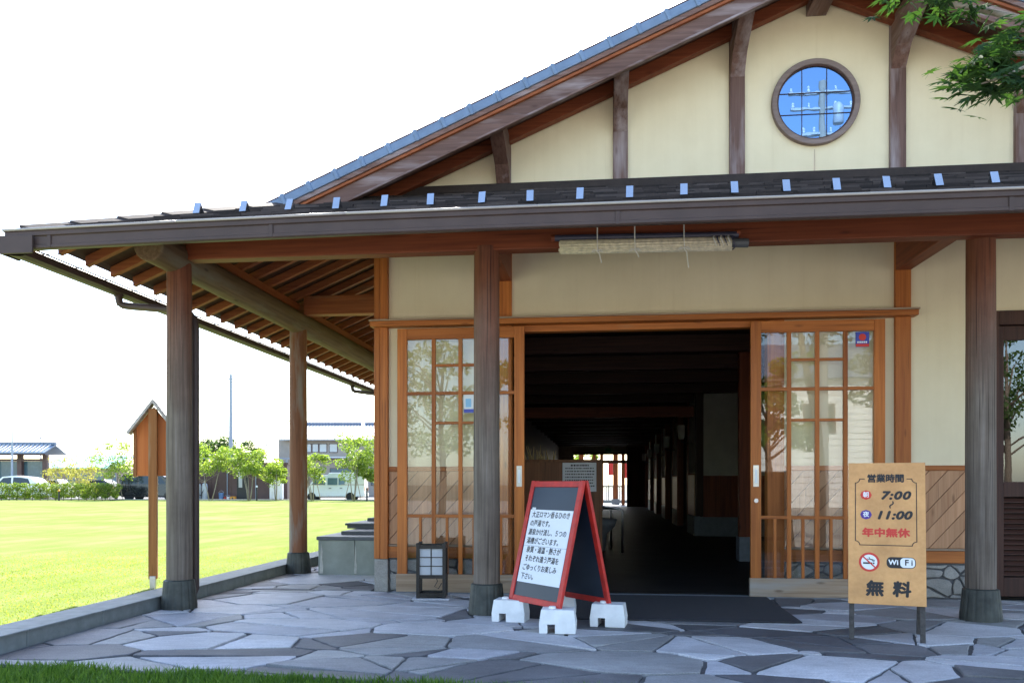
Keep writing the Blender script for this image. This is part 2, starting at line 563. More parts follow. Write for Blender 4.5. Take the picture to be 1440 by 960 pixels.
# ------------------------------------------------------------------ lettering meshes (made first, while the scene is small)
def text_mesh(body, size, bold=0.0, shear=0.0, space=1.0, align='CENTER', yscale=1.0):
    cu = bpy.data.curves.new('lettering', 'FONT')
    cu.body = body
    cu.size = size
    cu.shear = shear
    cu.space_character = space
    cu.align_x = align
    cu.align_y = 'CENTER'
    cu.resolution_u = 3
    ob = bpy.data.objects.new('lettering', cu)
    COL.objects.link(ob)
    dg = bpy.context.evaluated_depsgraph_get()
    me = bpy.data.meshes.new_from_object(ob.evaluated_get(dg))
    bpy.data.objects.remove(ob)
    if yscale != 1.0:
        me.transform(Matrix.Diagonal((1, yscale, 1, 1)))
    me.materials.clear()
    if bold:
        bm = bmesh.new()
        for k in range(9):
            m2 = me.copy()
            a = 2 * pi * k / 8
            r_ = bold if k < 8 else 0
            m2.transform(Matrix.Translation((r_ * cos(a), r_ * sin(a), .00006 * k)))
            bm.from_mesh(m2)
            bpy.data.meshes.remove(m2)
        bm.to_mesh(me)
        bm.free()
    return me
TX = {}
for i, s in enumerate(['大正ロマン香るひのき', 'の芦湯です。', '源泉かけ流し、５つの', '湯槽がございます。', '泉質・湯温・熱さが', 'それぞれ違う芦湯を', 'ごゆっくりお楽しみ', '下さい。']):
    TX['p%d' % i] = text_mesh(s, .0515, .0008, .05, 1.0, 'LEFT', 1.12)
TX['hours'] = text_mesh('営業時間', .064, .0026, 0, .98)
TX['t1'] = text_mesh('7:00', .104, .0046, .25, 1.12, yscale=.78)
TX['t2'] = text_mesh('11:00', .104, .0046, .25, 1.05, yscale=.78)
TX['til'] = text_mesh('〜', .06, .002)
TX['asa'] = text_mesh('朝', .044, .0009)
TX['yoru'] = text_mesh('夜', .044, .0009)
TX['nen'] = text_mesh('年中無休', .080, .0038, 0, 1.02, yscale=.85)
TX['mu'] = text_mesh('無', .122, .0056, .06, yscale=.95)
TX['ryo'] = text_mesh('料', .122, .0056, .06, yscale=.95)
TX['wi'] = text_mesh('Wi', .050, .0020, 0, 1.08)
TX['fi'] = text_mesh('F', .058, .0018)
TX['i'] = text_mesh('i', .058, .0012)

# ------------------------------------------------------------------ polygon tools
def clip(poly, nx, ny, d):
    """keep the side nx*x+ny*y <= d"""
    out = []
    for i in range(len(poly)):
        p, q = poly[i], poly[(i + 1) % len(poly)]
        a, b = nx * p[0] + ny * p[1] - d, nx * q[0] + ny * q[1] - d
        if a <= 0: out.append(p)
        if (a < 0 < b) or (b < 0 < a):
            t = a / (a - b)
            out.append((p[0] + (q[0] - p[0]) * t, p[1] + (q[1] - p[1]) * t))
    return out

def area(poly):
    return .5 * sum(poly[i][0] * poly[(i + 1) % len(poly)][1] - poly[(i + 1) % len(poly)][0] * poly[i][1] for i in range(len(poly)))

def stones(x0, x1, y0, y1, size, rng, stretch=1.0, gap=.012, wvar=.5):
    """irregular broken-stone layout: power diagram of jittered seeds, then worn corners"""
    nx, ny = max(1, int((x1 - x0) / (size * stretch))), max(1, int((y1 - y0) / size))
    seeds = []
    for i in range(nx + 2):
        for j in range(ny + 2):
            sx = x0 + (i - .5 + (j % 2) * .5 + rng.uniform(-.42, .42)) * (x1 - x0) / nx
            sy = y0 + (j - .5 + rng.uniform(-.40, .40)) * (y1 - y0) / ny
            seeds.append((sx / stretch, sy, rng.uniform(-wvar, wvar) * size * size))
    out = []
    for i, (sx, sy, w) in enumerate(seeds):
        poly = [(x0 / stretch, y0), (x1 / stretch, y0), (x1 / stretch, y1), (x0 / stretch, y1)]
        for j, (tx, ty, w2) in enumerate(seeds):
            if i == j: continue
            dx, dy = tx - sx, ty - sy
            L = dx * dx + dy * dy
            if L > (size * 4.5) ** 2: continue
            poly = clip(poly, dx, dy, (tx * tx + ty * ty - sx * sx - sy * sy + w - w2) / 2)
            if len(poly) < 3: break
        if len(poly) < 3: continue
        poly = [(p[0] * stretch, p[1]) for p in poly]
        if abs(area(poly)) < .018 * size: continue
        pieces = [poly]
        if abs(area(poly)) > .10 and rng.random() < .72:
            cxs, cys = sum(p[0] for p in poly) / len(poly), sum(p[1] for p in poly) / len(poly)
            an = rng.uniform(0, pi)
            nx_, ny_ = cos(an), sin(an)
            dd_ = nx_ * cxs + ny_ * cys + rng.uniform(-.12, .12)
            pieces = [clip(poly, nx_, ny_, dd_), clip(poly, -nx_, -ny_, -dd_)]
        for poly in pieces:
            if len(poly) < 3: continue
            r_ = _worn(poly, gap, size, rng)
            if r_: out.append(r_)
    return out

def _worn(poly, gap, size, rng):
        ins = poly
        g = gap * rng.uniform(.7, 1.5)
        n = len(poly)
        for k in range(n):
            p, q = poly[k], poly[(k + 1) % n]
            ex, ey = q[0] - p[0], q[1] - p[1]
            L = math.hypot(ex, ey)
            if L < 1e-6: continue
            ux, uy = ey / L, -ex / L
            ins = clip(ins, ux, uy, ux * p[0] + uy * p[1] - g)
            if len(ins) < 3: break
        if len(ins) < 3 or abs(area(ins)) < .01 * size: return None
        # rough the outline: cut corners, wobble edges
        res = []
        n = len(ins)
        for k in range(n):
            p, q = ins[k], ins[(k + 1) % n]
            L = math.hypot(q[0] - p[0], q[1] - p[1])
            if L < .02:
                res.append(p)
                continue
            c = min(.006 + .04 * rng.random() ** 2, L * .3) / L
            ux, uy = (q[1] - p[1]) / L, -(q[0] - p[0]) / L
            ts = [c, 1 - c] if L < .10 else [c] + [(q + rng.uniform(.2, .8)) / int(2 + L / .11) for q in range(1, int(2 + L / .11) - 1)] + [1 - c]
            for t in ts:
                e = rng.uniform(-.011, .003) if ts.index(t) not in (0, len(ts) - 1) else rng.uniform(-.006, .002)
                res.append((p[0] + (q[0] - p[0]) * t + ux * e, p[1] + (q[1] - p[1]) * t + uy * e))
        return res

def slab(poly, fn, d0, d1, cham=.006):
    """stone slab with a chamfered upper edge; fn(u,v,d)"""
    n = len(poly)
    cx, cy = sum(p[0] for p in poly) / n, sum(p[1] for p in poly) / n
    top = []
    for p in poly:
        L = math.hypot(p[0] - cx, p[1] - cy) or 1
        k = max(0, 1 - cham / L)
        top.append((cx + (p[0] - cx) * k, cy + (p[1] - cy) * k))
    mb = MB()
    vv = [fn(u, v, d0) for u, v in poly] + [fn(u, v, d1 - cham * .7 * (1 if d1 > d0 else -1)) for u, v in poly] + [fn(u, v, d1) for u, v in top]
    ff = [tuple(range(2 * n, 3 * n))]
    for a in (0, n):
        ff += [(a + i, a + (i + 1) % n, a + n + (i + 1) % n, a + n + i) for i in range(n)]
    mb.add(vv, ff)
    return mb

# ================================================================== GROUND
def sheet(name, poly, z, mt, parent=None):
    mb = MB()
    mb.add([(x, y, z) for x, y in poly], [tuple(range(len(poly)))])
    o = mb.build(name, mt, parent)
    if parent is None: o['kind'] = 'structure'
    return o

sheet('ground', [(-900, -700), (900, -700), (900, 900), (-900, 900)], -.06, 'earth_far')
sheet('forecourt', [(-40, -40), (40, -40), (40, 1.6), (-40, 1.6)], -.03, 'forecourt_bounce')
LAWN_Z = .10
# main lawn: slightly uneven sheet left of the kerb
def lawn_sheet():
    mb = MB()
    xs = [-120, -80, -60] + [-50 + i * 2 for i in range(21)] + [-9, -8, -7, -6, -5.4, -4.9, -4.37]
    ys = [2.0, 3, 4, 5, 6, 7, 8, 9, 10, 12] + [14 + i * 2 for i in range(19)] + [51.5]
    n = len(ys)
    vv = []
    for x in xs:
        for y in ys:
            e = 0 if x > -4.6 else min(1, (-4.6 - x) / 4)
            vv.append((x, y, LAWN_Z + e * (.05 * noise.noise((x * .15, y * .15, 0)))))
    mb.add(vv, [(i * n + j, (i + 1) * n + j, (i + 1) * n + j + 1, i * n + j + 1) for i in range(len(xs) - 1) for j in range(n - 1)])
    o = mb.build('lawn', 'lawn', None, smooth=True)
    o['kind'] = 'structure'
lawn_sheet()
sheet('parking_area', [(-120, 53.2), (20, 53.2), (20, 120), (-120, 120)], .02, 'asphalt')
b = MB().box(-120, 20, 51.5, 53.2, -.05, .13).build('planting_bed', 'gravel_bed')
b['kind'] = 'structure'
b = MB().box(-120, 20, 51.3, 51.5, -.05, .16).build('bed_kerb', 'granite_kerb')
b['kind'] = 'structure'
sheet('front_lawn_soil', [(-4.36, 1.6), (12, 1.6), (12, 4.98), (-4.36, 4.98)], -.058, 'soil')

# lawn blades near the kerb
def blades(name, n, xr, yr, z, hr, mt, label=None, cat=None, dens=None, lean=.5, wid=.004):
    mb = MB()
    rng = random.Random(n)
    k = 0
    while k < n:
        x, y = rng.uniform(*xr), rng.uniform(*yr)
        if dens and rng.random() > dens(x, y): continue
        k += 1
        h = rng.uniform(*hr) * (dens(x, y) if dens else 1) ** .4
        an, l = rng.uniform(0, 2 * pi), rng.gauss(0, lean) * h
        dx, dy = cos(an) * l, sin(an) * l
        wa = rng.uniform(0, pi)
        w = wid * rng.uniform(.6, 1.4)
        ex, ey = cos(wa) * w, sin(wa) * w
        o = len(mb.v)
        mb.v += [(x - ex, y - ey, z), (x + ex, y + ey, z), (x + dx * .4 + ex * .8, y + dy * .4 + ey * .8, z + h * .55), (x + dx * .4 - ex * .8, y + dy * .4 - ey * .8, z + h * .55), (x + dx, y + dy, z + h)]
        mb.f += [(o, o + 1, o + 2, o + 3), (o + 3, o + 2, o + 4)]
    me = bpy.data.meshes.new(name)
    me.from_pydata(mb.v, [], mb.f)
    o = link(name, me, mt)
    o['kind'] = 'stuff'
    if label: tag(o, label, cat)
    return o
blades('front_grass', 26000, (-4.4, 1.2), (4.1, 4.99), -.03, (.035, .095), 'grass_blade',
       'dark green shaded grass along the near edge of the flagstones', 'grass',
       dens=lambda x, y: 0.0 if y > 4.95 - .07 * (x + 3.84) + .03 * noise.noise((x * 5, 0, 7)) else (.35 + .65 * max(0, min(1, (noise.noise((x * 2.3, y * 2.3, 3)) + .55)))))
blades('lawn_grass', 46000, (-10.5, -4.37), (3.5, 13.5), LAWN_Z - .005, (.010, .024), 'lawn_blade',
       'short bright yellow green blades of the sunlit lawn beside the kerb', 'grass',
       dens=lambda x, y: max(.05, 1 - (-4.37 - x) / 7) * max(.1, 1 - (y - 4) / 12), wid=.005)

# ================================================================== PAVEMENT of broken flagstones
def edge(x): return 4.91 - .07 * (x + 3.84)
pave = MB().prism([(-4.09, edge(-4.09)), (9, edge(9)), (9, 8.84), (-4.09, 8.84)], lambda u, v, dd: (u, v, dd), -.055, -.014).add([(-4.09, 8.84, -.014), (-2.3, 8.84, -.014), (-2.3, 24, -.014), (-4.09, 24, -.014)], [(0, 1, 2, 3)]).build('pavement', 'mortar')
pave['kind'] = 'structure'
rng = random.Random(21)
flags = stones(-4.06, 6.4, 4.30, 8.72, .37, rng, 1.6, .009, .95) + stones(-4.06, -2.5, 8.74, 16.5, .40, rng, 1.4, .009, .8)
for poly in flags:
    poly = clip(poly, -.07, -1, -(4.93 + .07 * -3.84 + .0) + .0)
    if len(poly) < 3 or abs(area(poly)) < .01: continue
    cx, cy = sum(p[0] for p in poly) / len(poly), sum(p[1] for p in poly) / len(poly)
    r = rng.random()
    mt = 'flag_light' if r < .47 else ('flag_mid' if r < .70 else 'flag_dark')
    dz = rng.uniform(-.003, .003)
    loc = [(p[0] - cx, p[1] - cy) for p in poly]
    o = slab(loc, lambda u, v, d, a=rng.gauss(0, .006), b=rng.gauss(0, .006): (u, v, d + (a * u + b * v if d > -.02 else 0)), -.03, dz, .006).build('flagstone', mt, pave, local=True)
    o.location = (cx, cy, 0)

# ------------------------------------------------------------------ kerb along the lawn
kerb = MB().box(-4.30, -4.12, 3.0, 24, -.05, .02).build('kerb', 'granite_kerb')
kerb['kind'] = 'structure'
yk = 2.8
i = 0
while yk < 22:
    L = .905
    MB().box(-4.365, -4.092, yk + .003, yk + L - .003, -.05, .104).build('kerb_stone', 'granite_kerb', kerb, bevel=.006)
    MB().box(-4.392, -4.070, yk + .002, yk + L - .002, .104, .118).build('kerb_cap', 'granite_kerb', kerb, bevel=.004)
    yk += L
    i += 1

# ================================================================== BATHHOUSE
W = 8.8
house = thing('bathhouse', 'cream plaster and timber bathhouse with deep eaves and a tiled gable', 'building', (0, W, 0))
APX, SL = 2.147, .425
def gz(x, top):                      # a line parallel to the gable slope
    return top - SL * abs(x - APX)

# --- plaster walls of the front
def panel(x0, x1, z0, z1, name='plaster_wall', mt='plaster', y0=W, y1=W + .12):
    return MB().box(x0, x1, y0, y1, z0, z1).build(name, mt, house)
panel(-2.33, -1.13, 1.335, 2.86)
panel(1.83, 2.913, 1.335, 2.86)
panel(3.064, 3.80, 1.335, 3.9)
panel(-2.317, -1.13, 2.86, 3.9)
panel(-.978, 2.913, 2.86, 3.9)
panel(3.80, 7.2, 2.87, 3.9)
panel(4.9, 7.2, .35, 2.87)
# upper gable wall between the posts
GP = [-2.35, -1.063, .166, 1.357, 2.940, 4.13, 5.36, 6.64]
for a, b2 in zip(GP[:-1], GP[1:]):
    pl = [(a + .076, 3.95), (b2 - .076, 3.95), (b2 - .076, gz(b2 - .076, 6.10))]
    if a < APX < b2: pl.append((APX, 6.10))
    pl.append((a + .076, gz(a + .076, 6.10)))
    MB().prism(pl, lambda u, v, d: (u, d, v), W, W + .12).build('gable_plaster', 'plaster', house)
for x in GP:
    MB().box(x - .077, x + .077, W - .05, W + .1, 3.95, gz(x, 6.12)).build('gable_post', 'gable_wood_z', house, bevel=.006)
    # bracket arm that carries the barge
    zt = gz(x, 6.16)
    br = [(W - .05, zt - .50), (W - .05, zt), (8.07, zt), (8.07, zt - .14), (8.16, zt - .17), (W - .22, zt - .33)]
    if -2.4 < x < 6.5 and abs(x - APX) > .3 and x > -2:
        MB().prism(br, lambda u, v, d: (d, u, v), x - .072, x + .072).build('bracket', 'gable_wood_y', house, bevel=.006)
zt = 6.14
MB().box(APX - .1, APX + .1, 8.07, W - .01, zt - .22, zt).build('ridge_beam', 'gable_wood_y', house, bevel=.006)

# --- round window
rw = part_empty('round_window', house, (2.137, W, 5.035))
rw.scale = (.945, 1, .945)
def ring(r0, r1, y0, y1, n=64):
    mb = MB()
    vv = []
    for k in range(n):
        a = 2 * pi * k / n
        for r, y in ((r0, y0), (r1, y0), (r1, y1), (r0, y1)):
            vv.append((r * cos(a), y, r * sin(a)))
    mb.add(vv, [(4 * k + j, 4 * ((k + 1) % n) + j, 4 * ((k + 1) % n) + (j + 1) % 4, 4 * k + (j + 1) % 4) for k in range(n) for j in range(4)])
    return mb
ring(.402, .462, -.06, .02).build('window_ring', 'ring_wood', rw, local=True, bevel=.008, smooth='angle')
ring(.388, .4015, -.040, .02).build('window_lining', 'dark_wood_x', rw, local=True, smooth='angle')
disc = [(.392 * cos(2 * pi * k / 64), .392 * sin(2 * pi * k / 64)) for k in range(64)]
MB().prism(disc, lambda u, v, d: (u, d, v), -.022, -.018).build('window_pane', 'sky_tint_glass', rw, local=True)
MB().prism(disc, lambda u, v, d: (u, d, v), -.004, .0).build('window_dark_disc', 'unlit_black', rw, local=True)  # black disc paints the unlit room behind the pane; no opening cut
for v in (-.125, .105):
    c = math.sqrt(.392 ** 2 - v * v)
    MB().box(-c, c, -.031, -.023, v - .0028, v + .0028).build('muntin', 'dark_wood_x', rw, local=True)
for u in (-.14, .12):
    c = math.sqrt(.392 ** 2 - u * u)
    MB().box(u - .0028, u + .0028, -.0315, -.0235, -c, c).build('muntin', 'dark_wood_z', rw, local=True)

# --- gable roof: barge boards, trims, edge tiles
for sg in (-1, 1):
    xe = -3.42 if sg < 0 else 7.72
    def slope_board(name, mt, ztop, h, y0, y1, xa=APX, xb=xe, bev=.004):
        return MB().prism([(xa, gz(xa, ztop)), (xb, gz(xb, ztop)), (xb, gz(xb, ztop - h)), (xa, gz(xa, ztop - h))],
                          lambda u, v, d: (u, d, v), y0, y1).build(name, mt, house, bevel=bev)
    slope_board('bargeboard', 'gable_wood_x', 6.095, .165, 8.02, 8.07)
    slope_board('barge_lip', 'gable_wood_x', 5.945, .022, 7.995, 8.02)
    slope_board('barge_trim', 'gable_wood_x', 6.174, .048, 7.968, 8.05)
    slope_board('barge_trim', 'rafter_wood_x', 6.125, .030, 7.988, 8.06)
    slope_board('gable_rafter', 'red_wood_x', 6.275, .215, W - .16, W - .052, xb=(xe + .8 * -sg))
    slope_board('purlin_board', 'dark_wood_x', 6.30, .10, 8.38, 8.46)
    slope_board('soffit_board', 'dark_wood_x', 6.20, .02, 8.072, W - .165)
    slope_board('roof_deck', 'dark_wood_x', 6.35, .06, 8.08, 30.0)
    # edge tiles, one by one
    tl, cs = .292, math.hypot(1, SL)
    mb = MB()
    mb.box(0, tl * 1.0, 0, .10, .026, .112).box(-.006, .035, -.012, .10, .018, .132).box(-.03, .03, .03, .22, .10, .142).box(0, tl, .1, .24, .04, .098)
    tm = mb.mesh('edge_tile')
    tm.materials.append(M['roof_tile'])
    n = int(abs(xe - APX) * cs / tl)
    for k in range(n + 1):
        o = link('edge_tile', tm, None, house, bevel=.008)
        x = xe - sg * 0 + (-sg) * k * tl / cs
        if (x - APX) * sg < .05: break
        o.matrix_basis = Matrix.Translation((x, 7.955, gz(x, 6.148))) @ Matrix.Rotation(math.atan(SL) * (-1 if sg < 0 else 1), 4, 'Y') @ (Matrix.Identity(4) if sg < 0 else Matrix.Diagonal((-1, 1, 1, 1)))
# tile field (rolls run down the slope) seen only from above
def tile_field():
    mb = MB()
    for sg in (-1, 1):
        xe = -3.42 if sg < 0 else 7.72
        ny, nx = 260, 2
        vv, ff = [], []
        for i in range(nx + 1):
            x = APX + (xe - APX) * i / nx
            for j in range(ny + 1):
                y = 8.2 + j * (29.8 - 8.2) / ny
                vv.append((x, y, gz(x, 6.375) + .022 * sin(y * 2 * pi / .27)))
        for i in range(nx):
            for j in range(ny):
                ff.append((i * (ny + 1) + j, (i + 1) * (ny + 1) + j, (i + 1) * (ny + 1) + j + 1, i * (ny + 1) + j + 1))
        mb.add(vv, ff)
    mb.build('tile_field', 'roof_tile', house, smooth=True, kind='stuff')
tile_field()
MB().tube([(APX, 7.95, 6.40), (APX, 30, 6.40)], .11, 12).build('ridge_tile', 'roof_tile', house, smooth='angle')
MB().prism([(-2.4, 3.9), (6.7, 3.9), (APX, 6.2)], lambda u, v, d: (u, d, v), W + .13, W + .16).build('gable_backing', 'unlit_black', house)

# --- lower eave roof (skirt): d = distance in from the eave edge
YE, XE = 6.42, -4.78
def rb(d): return 3.115 + SL * d            # underside of the rafters
DECK = .092
XR, YB = 7.3, 22.0
# decks
mb = MB()
d = W - YE
mb.hexa([(XE, YE, rb(0) + DECK), (XR, YE, rb(0) + DECK), (XR, W, rb(d) + DECK), (XE + d, W, rb(d) + DECK),
         (XE, YE, rb(0) + DECK + .022), (XR, YE, rb(0) + DECK + .022), (XR, W, rb(d) + DECK + .022), (XE + d, W, rb(d) + DECK + .022)])
mb.build('roof_boarding', 'dark_wood_x', house)
mb = MB()
mb.hexa([(XE, YE, rb(0) + DECK), (XE + d, W, rb(d) + DECK), (XE + d, YB, rb(d) + DECK), (XE, YB, rb(0) + DECK),
         (XE, YE, rb(0) + DECK + .022), (XE + d, W, rb(d) + DECK + .022), (XE + d, YB, rb(d) + DECK + .022), (XE, YB, rb(0) + DECK + .022)])
mb.build('roof_boarding', 'dark_wood_y', house)
# slate courses
def slates():
    mb = MB()
    rng = random.Random(5)
    EXP = .165
    top0 = DECK + .024
    nC = 24
    for c in range(nC):
        d0, d1 = c * EXP - .02, c * EXP + EXP + .03
        if d0 + .02 > d - .03: break
        d1 = min(d1, d)
        # front
        x = XE + d0 + rng.uniform(0, .2)
        while x < XR:
            w = rng.uniform(.24, .34)
            e = rng.uniform(-.006, .006)
            t = .030 + rng.uniform(-.004, .008)
            a, b2 = max(x, XE + d0), min(x + w - .004, XR)
            if b2 > a:
                y0, y1 = YE + d0 + e, YE + d1
                z0, z1 = rb(d0) + top0 + .010, rb(d1) + top0
                au, bu_ = max(a, XE + d1), max(b2, XE + d1 + .01)
                mb.hexa([(a, y0, z0), (b2, y0, z0), (bu_, y1, z1), (au, y1, z1), (a, y0, z0 + t), (b2, y0, z0 + t), (bu_, y1, z1 + t * .5), (au, y1, z1 + t * .5)])
            x += w
        # side
        y = YE + d0 + rng.uniform(0, .2)
        while y < YB:
            w = rng.uniform(.24, .34)
            e = rng.uniform(-.006, .006)
            t = .030 + rng.uniform(-.004, .008)
            a, b2 = max(y, YE + d0), min(y + w - .004, YB)
            x0, x1 = XE + d0 + e, XE + d1
            z0, z1 = rb(d0) + top0 + .010, rb(d1) + top0
            au, bu_ = max(a, YE + d1), max(b2, YE + d1 + .01)
            mb.hexa([(x0, a, z0), (x1, au, z1), (x1, bu_, z1), (x0, b2, z0), (x0, a, z0 + t), (x1, au, z1 + t * .5), (x1, bu_, z1 + t * .5), (x0, b2, z0 + t)])
            y += w
    mb.build('slate_shingles', 'slate', house, kind='stuff')
slates()
# hip caps
for k in range(9):
    d0, d1 = k * .265 - .03, k * .265 + .30
    if d1 > d: break
    mb = MB()
    z0, z1 = rb(d0) + DECK + .078, rb(d1) + DECK + .062
    s = .12
    p0, p1 = Vector((XE + d0, YE + d0, z0)), Vector((XE + d1, YE + d1, z1))
    mb.hexa([p0 + Vector((s, -s * .2, -.035)), p1 + Vector((s, -s * .2, -.035)), p1, p0, p0 + Vector((s, -s * .2, -.02)), p1 + Vector((s, -s * .2, -.02)), p1 + Vector((0, 0, .016)), p0 + Vector((0, 0, .016))])
    mb.hexa([p0 + Vector((-s * .2, s, -.035)), p1 + Vector((-s * .2, s, -.035)), p1, p0, p0 + Vector((-s * .2, s, -.02)), p1 + Vector((-s * .2, s, -.02)), p1 + Vector((0, 0, .016)), p0 + Vector((0, 0, .016))])
    mb.build('hip_cap', 'slate', house)
# flashing where the skirt meets the gable wall
MB().box(-2.3, XR, W - .085, W - .052, rb(d) + DECK - .02, rb(d) + DECK + .10).build('flashing', 'slate', house)
# snow guards
mb = MB()
mb.hexa([(-.030, -.045, -.005), (.030, -.045, -.005), (.030, .0, .105), (-.030, .0, .105), (-.030, -.041, -.005), (.030, -.041, -.005), (.030, .004, .105), (-.030, .004, .105)])
mb.hexa([(-.028, .005, .104), (.028, .005, .104), (.028, .065, .03), (-.028, .065, .03), (-.028, .001, .101), (.028, .001, .101), (.028, .061, .027), (-.028, .061, .027)])
gm = mb.mesh('snow_guard')
gm.materials.append(M['steel_guard'])
for px in (280, 345, 410, 475, 540, 608, 678, 747, 816, 885, 959, 1032, 1103, 1176, 1248, 1320, 1399, 1478):
    o = link('snow_guard', gm, None, house)
    y = 7.24
    o.location = (wx(px, y) + random.uniform(-.015, .015), y + random.uniform(-.012, .012), rb(y - YE) + DECK + .055)
    o.rotation_euler = (random.uniform(-.08, .05), random.uniform(-.03, .03), random.uniform(-.10, .10))
    o.matrix_parent_inverse = world_of(house).inverted()

# --- gutters
def gutter(name, side):
    # profile: (out, z) measured outward from the eave edge
    prof = [(.0, 3.150), (.0, 3.12), (.035, 3.106), (.085, 3.102), (.098, 3.112), (.098, 3.132), (.090, 3.137), (.090, 3.205), (.104, 3.212), (.104, 3.245), (.114, 3.250), (.114, 3.262), (.086, 3.262), (.086, 3.232), (.075, 3.21), (.075, 3.115), (.012, 3.128), (.012, 3.150)]
    if side:
        prof = [(.0, 3.150), (.0, 3.09), (.035, 3.072), (.085, 3.068), (.098, 3.082), (.098, 3.112), (.090, 3.118)] + prof[7:15] + [(.075, 3.085), (.012, 3.10), (.012, 3.150)]
        prof = [(o, z if z < 3.16 else 3.16 + (z - 3.16) * .45) for o, z in prof]
    n = len(prof)
    mb = MB()
    if not side:
        pts = [[(XE - o, YE - o, z - .04) for o, z in prof]] + [[(x, YE - o, z - dz) for o, z in prof] for x, dz in ((-3.4, .018), (-2.0, .004), (-.5, 0), (XR, 0))]
    else:
        pts = [[(XE - o, YE - o, z - .042) for o, z in prof], [(XE - o, YB, z - .03) for o, z in prof]]
    mb.add(sum(pts, []), [(k * n + i, k * n + (i + 1) % n, (k + 1) * n + (i + 1) % n, (k + 1) * n + i) for k in range(len(pts) - 1) for i in range(n)])
    return mb.build(name, 'gutter_brown', house, bevel=0)
g1 = gutter('gutter', 0)
g2 = gutter('gutter', 1)
for x in (-4.50, -2.62, .1, 2.9):
    MB().box(x - .016, x + .016, YE - .101, YE - .089, 3.106 - (.03 if x < -4 else .008 if x < -2 else 0), 3.205 - (.03 if x < -4 else .008 if x < -2 else 0)).build('gutter_joint', 'gutter_brown', g1, bevel=.002)
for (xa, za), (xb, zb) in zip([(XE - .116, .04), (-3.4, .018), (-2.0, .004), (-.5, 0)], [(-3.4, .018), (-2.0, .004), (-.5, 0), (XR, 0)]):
    MB().tube([(xa, YE - .112, 3.262 - za), (xb, YE - .112, 3.262 - zb)], .011, 8).build('gutter_bead_lit', 'gutter_bead_lit', g1, smooth=True)
yy = 6.65
while yy < 20:
    MB().box(XE - .09, XE + .16, yy - .006, yy + .006, 3.112, 3.117).build('gutter_hanger', 'black_metal', g2)
    yy += .45
# closed corner piece
MB().prism([(XE - .135, YE - .135), (XE + .16, YE - .135), (XE + .16, YE - .1145), (XE - .1145, YE - .1145), (XE - .1145, YE + .1), (XE - .135, YE + .1)], lambda u, v, dd: (u, v, dd), 3.025, 3.172).build('gutter_corner', 'gutter_brown', house, bevel=.004)

# --- rafters
y = 6.78
while y < 19:
    if True:
        dmax = min(2.45, y - YE + .02) if y < W else 2.45
        x0, x1 = XE + .06, XE + min(2.4, dmax)
        if x1 - x0 > .15:
            MB().hexa([(x0, y - .032, rb(.06)), (x1, y - .032, rb(x1 - XE)), (x1, y + .032, rb(x1 - XE)), (x0, y + .032, rb(.06)),
                       (x0, y - .032, rb(.06) + .09), (x1, y - .032, rb(x1 - XE) + .09), (x1, y + .032, rb(x1 - XE) + .09), (x0, y + .032, rb(.06) + .09)]).build('rafter', 'rafter_wood_x', house, bevel=.004)
    y += .385
x = XE + .40
while x < 7.2:
    y0, y1 = YE + .06, min(W - .06, YE + (x - XE))
    if y1 - y0 > .15:
        MB().hexa([(x - .032, y0, rb(.06)), (x + .032, y0, rb(.06)), (x + .032, y1, rb(y1 - YE)), (x - .032, y1, rb(y1 - YE)),
                   (x - .032, y0, rb(.06) + .09), (x + .032, y0, rb(.06) + .09), (x + .032, y1, rb(y1 - YE) + .09), (x - .032, y1, rb(y1 - YE) + .09)]).build('rafter', 'rafter_wood_y', house, bevel=.004)
    x += .44
MB().beam((XE + .03, YE + .03, rb(0) + .03), (XE + d, W, rb(d) + .03), .09, .11).build('hip_rafter', 'rafter_wood_y', house, bevel=.004)

# --- eave beam, log beam, tie beams
MB().box(-3.83, 7.2, 7.27, 7.42, 3.208, 3.47).build('eave_beam', 'red_wood_x', house, bevel=.01)
def log():
    mb = MB()
    pts, rad = [], []
    for i in range(40):
        y = 6.86 + i * .36
        pts.append((-3.95 + .012 * noise.noise((y, 0, 0)), y, 3.235 + .012 * noise.noise((0, y, 0))))
        rad.append(.142 + .008 * noise.noise((y * 1.3, 5, 0)))
    return mb.tube(pts, rad, 20)
log().build('log_beam', 'log_bark', house, bevel=.012, smooth='angle')
MB().box(-4.0, -3.9, 7.2, 21, 3.375, 3.46).build('eave_purlin', 'red_wood_y', house)
for x in (-1.055, 2.99, 5.5):
    MB().prism([(7.42, 3.27), (7.42, 3.5), (7.9, 3.64), (W, 3.90), (W, 3.30)], lambda u, v, dd: (dd, u, v), x - .075, x + .075).build('tie_beam', 'red_wood_y', house, bevel=.008)
for y in (10.4, 15.0):
    MB().box(-3.84, -2.38, y - .08, y + .08, 3.32, 3.56).build('tie_beam', 'rafter_wood_x', house, bevel=.008)
# --- side wall of the hall, seen only from the lawn
MB().box(-2.42, -2.32, W + .12, 42.5, .36, 4.35).build('side_wall', 'plaster', house)
MB().box(-2.45, -2.30, W + .12, 42.5, -.02, .36).build('side_base', 'block_stone', house)

MB().box(-2.318, -2.30, W + .14, 42.3, .0, 3.24).build('hall_dark_liner', 'dark_wood_y', house)  # dark sheet added over the plaster to keep the hall side dim
MB().prism([(2.128, 4.33), (2.141, 4.33), (2.143, 4.45), (2.139, 4.568), (2.132, 4.568), (2.130, 4.44)], lambda u, v, d: (u, d, v), W - .0015, W - .0005).build('rust_streak', 'rust_stain', house)
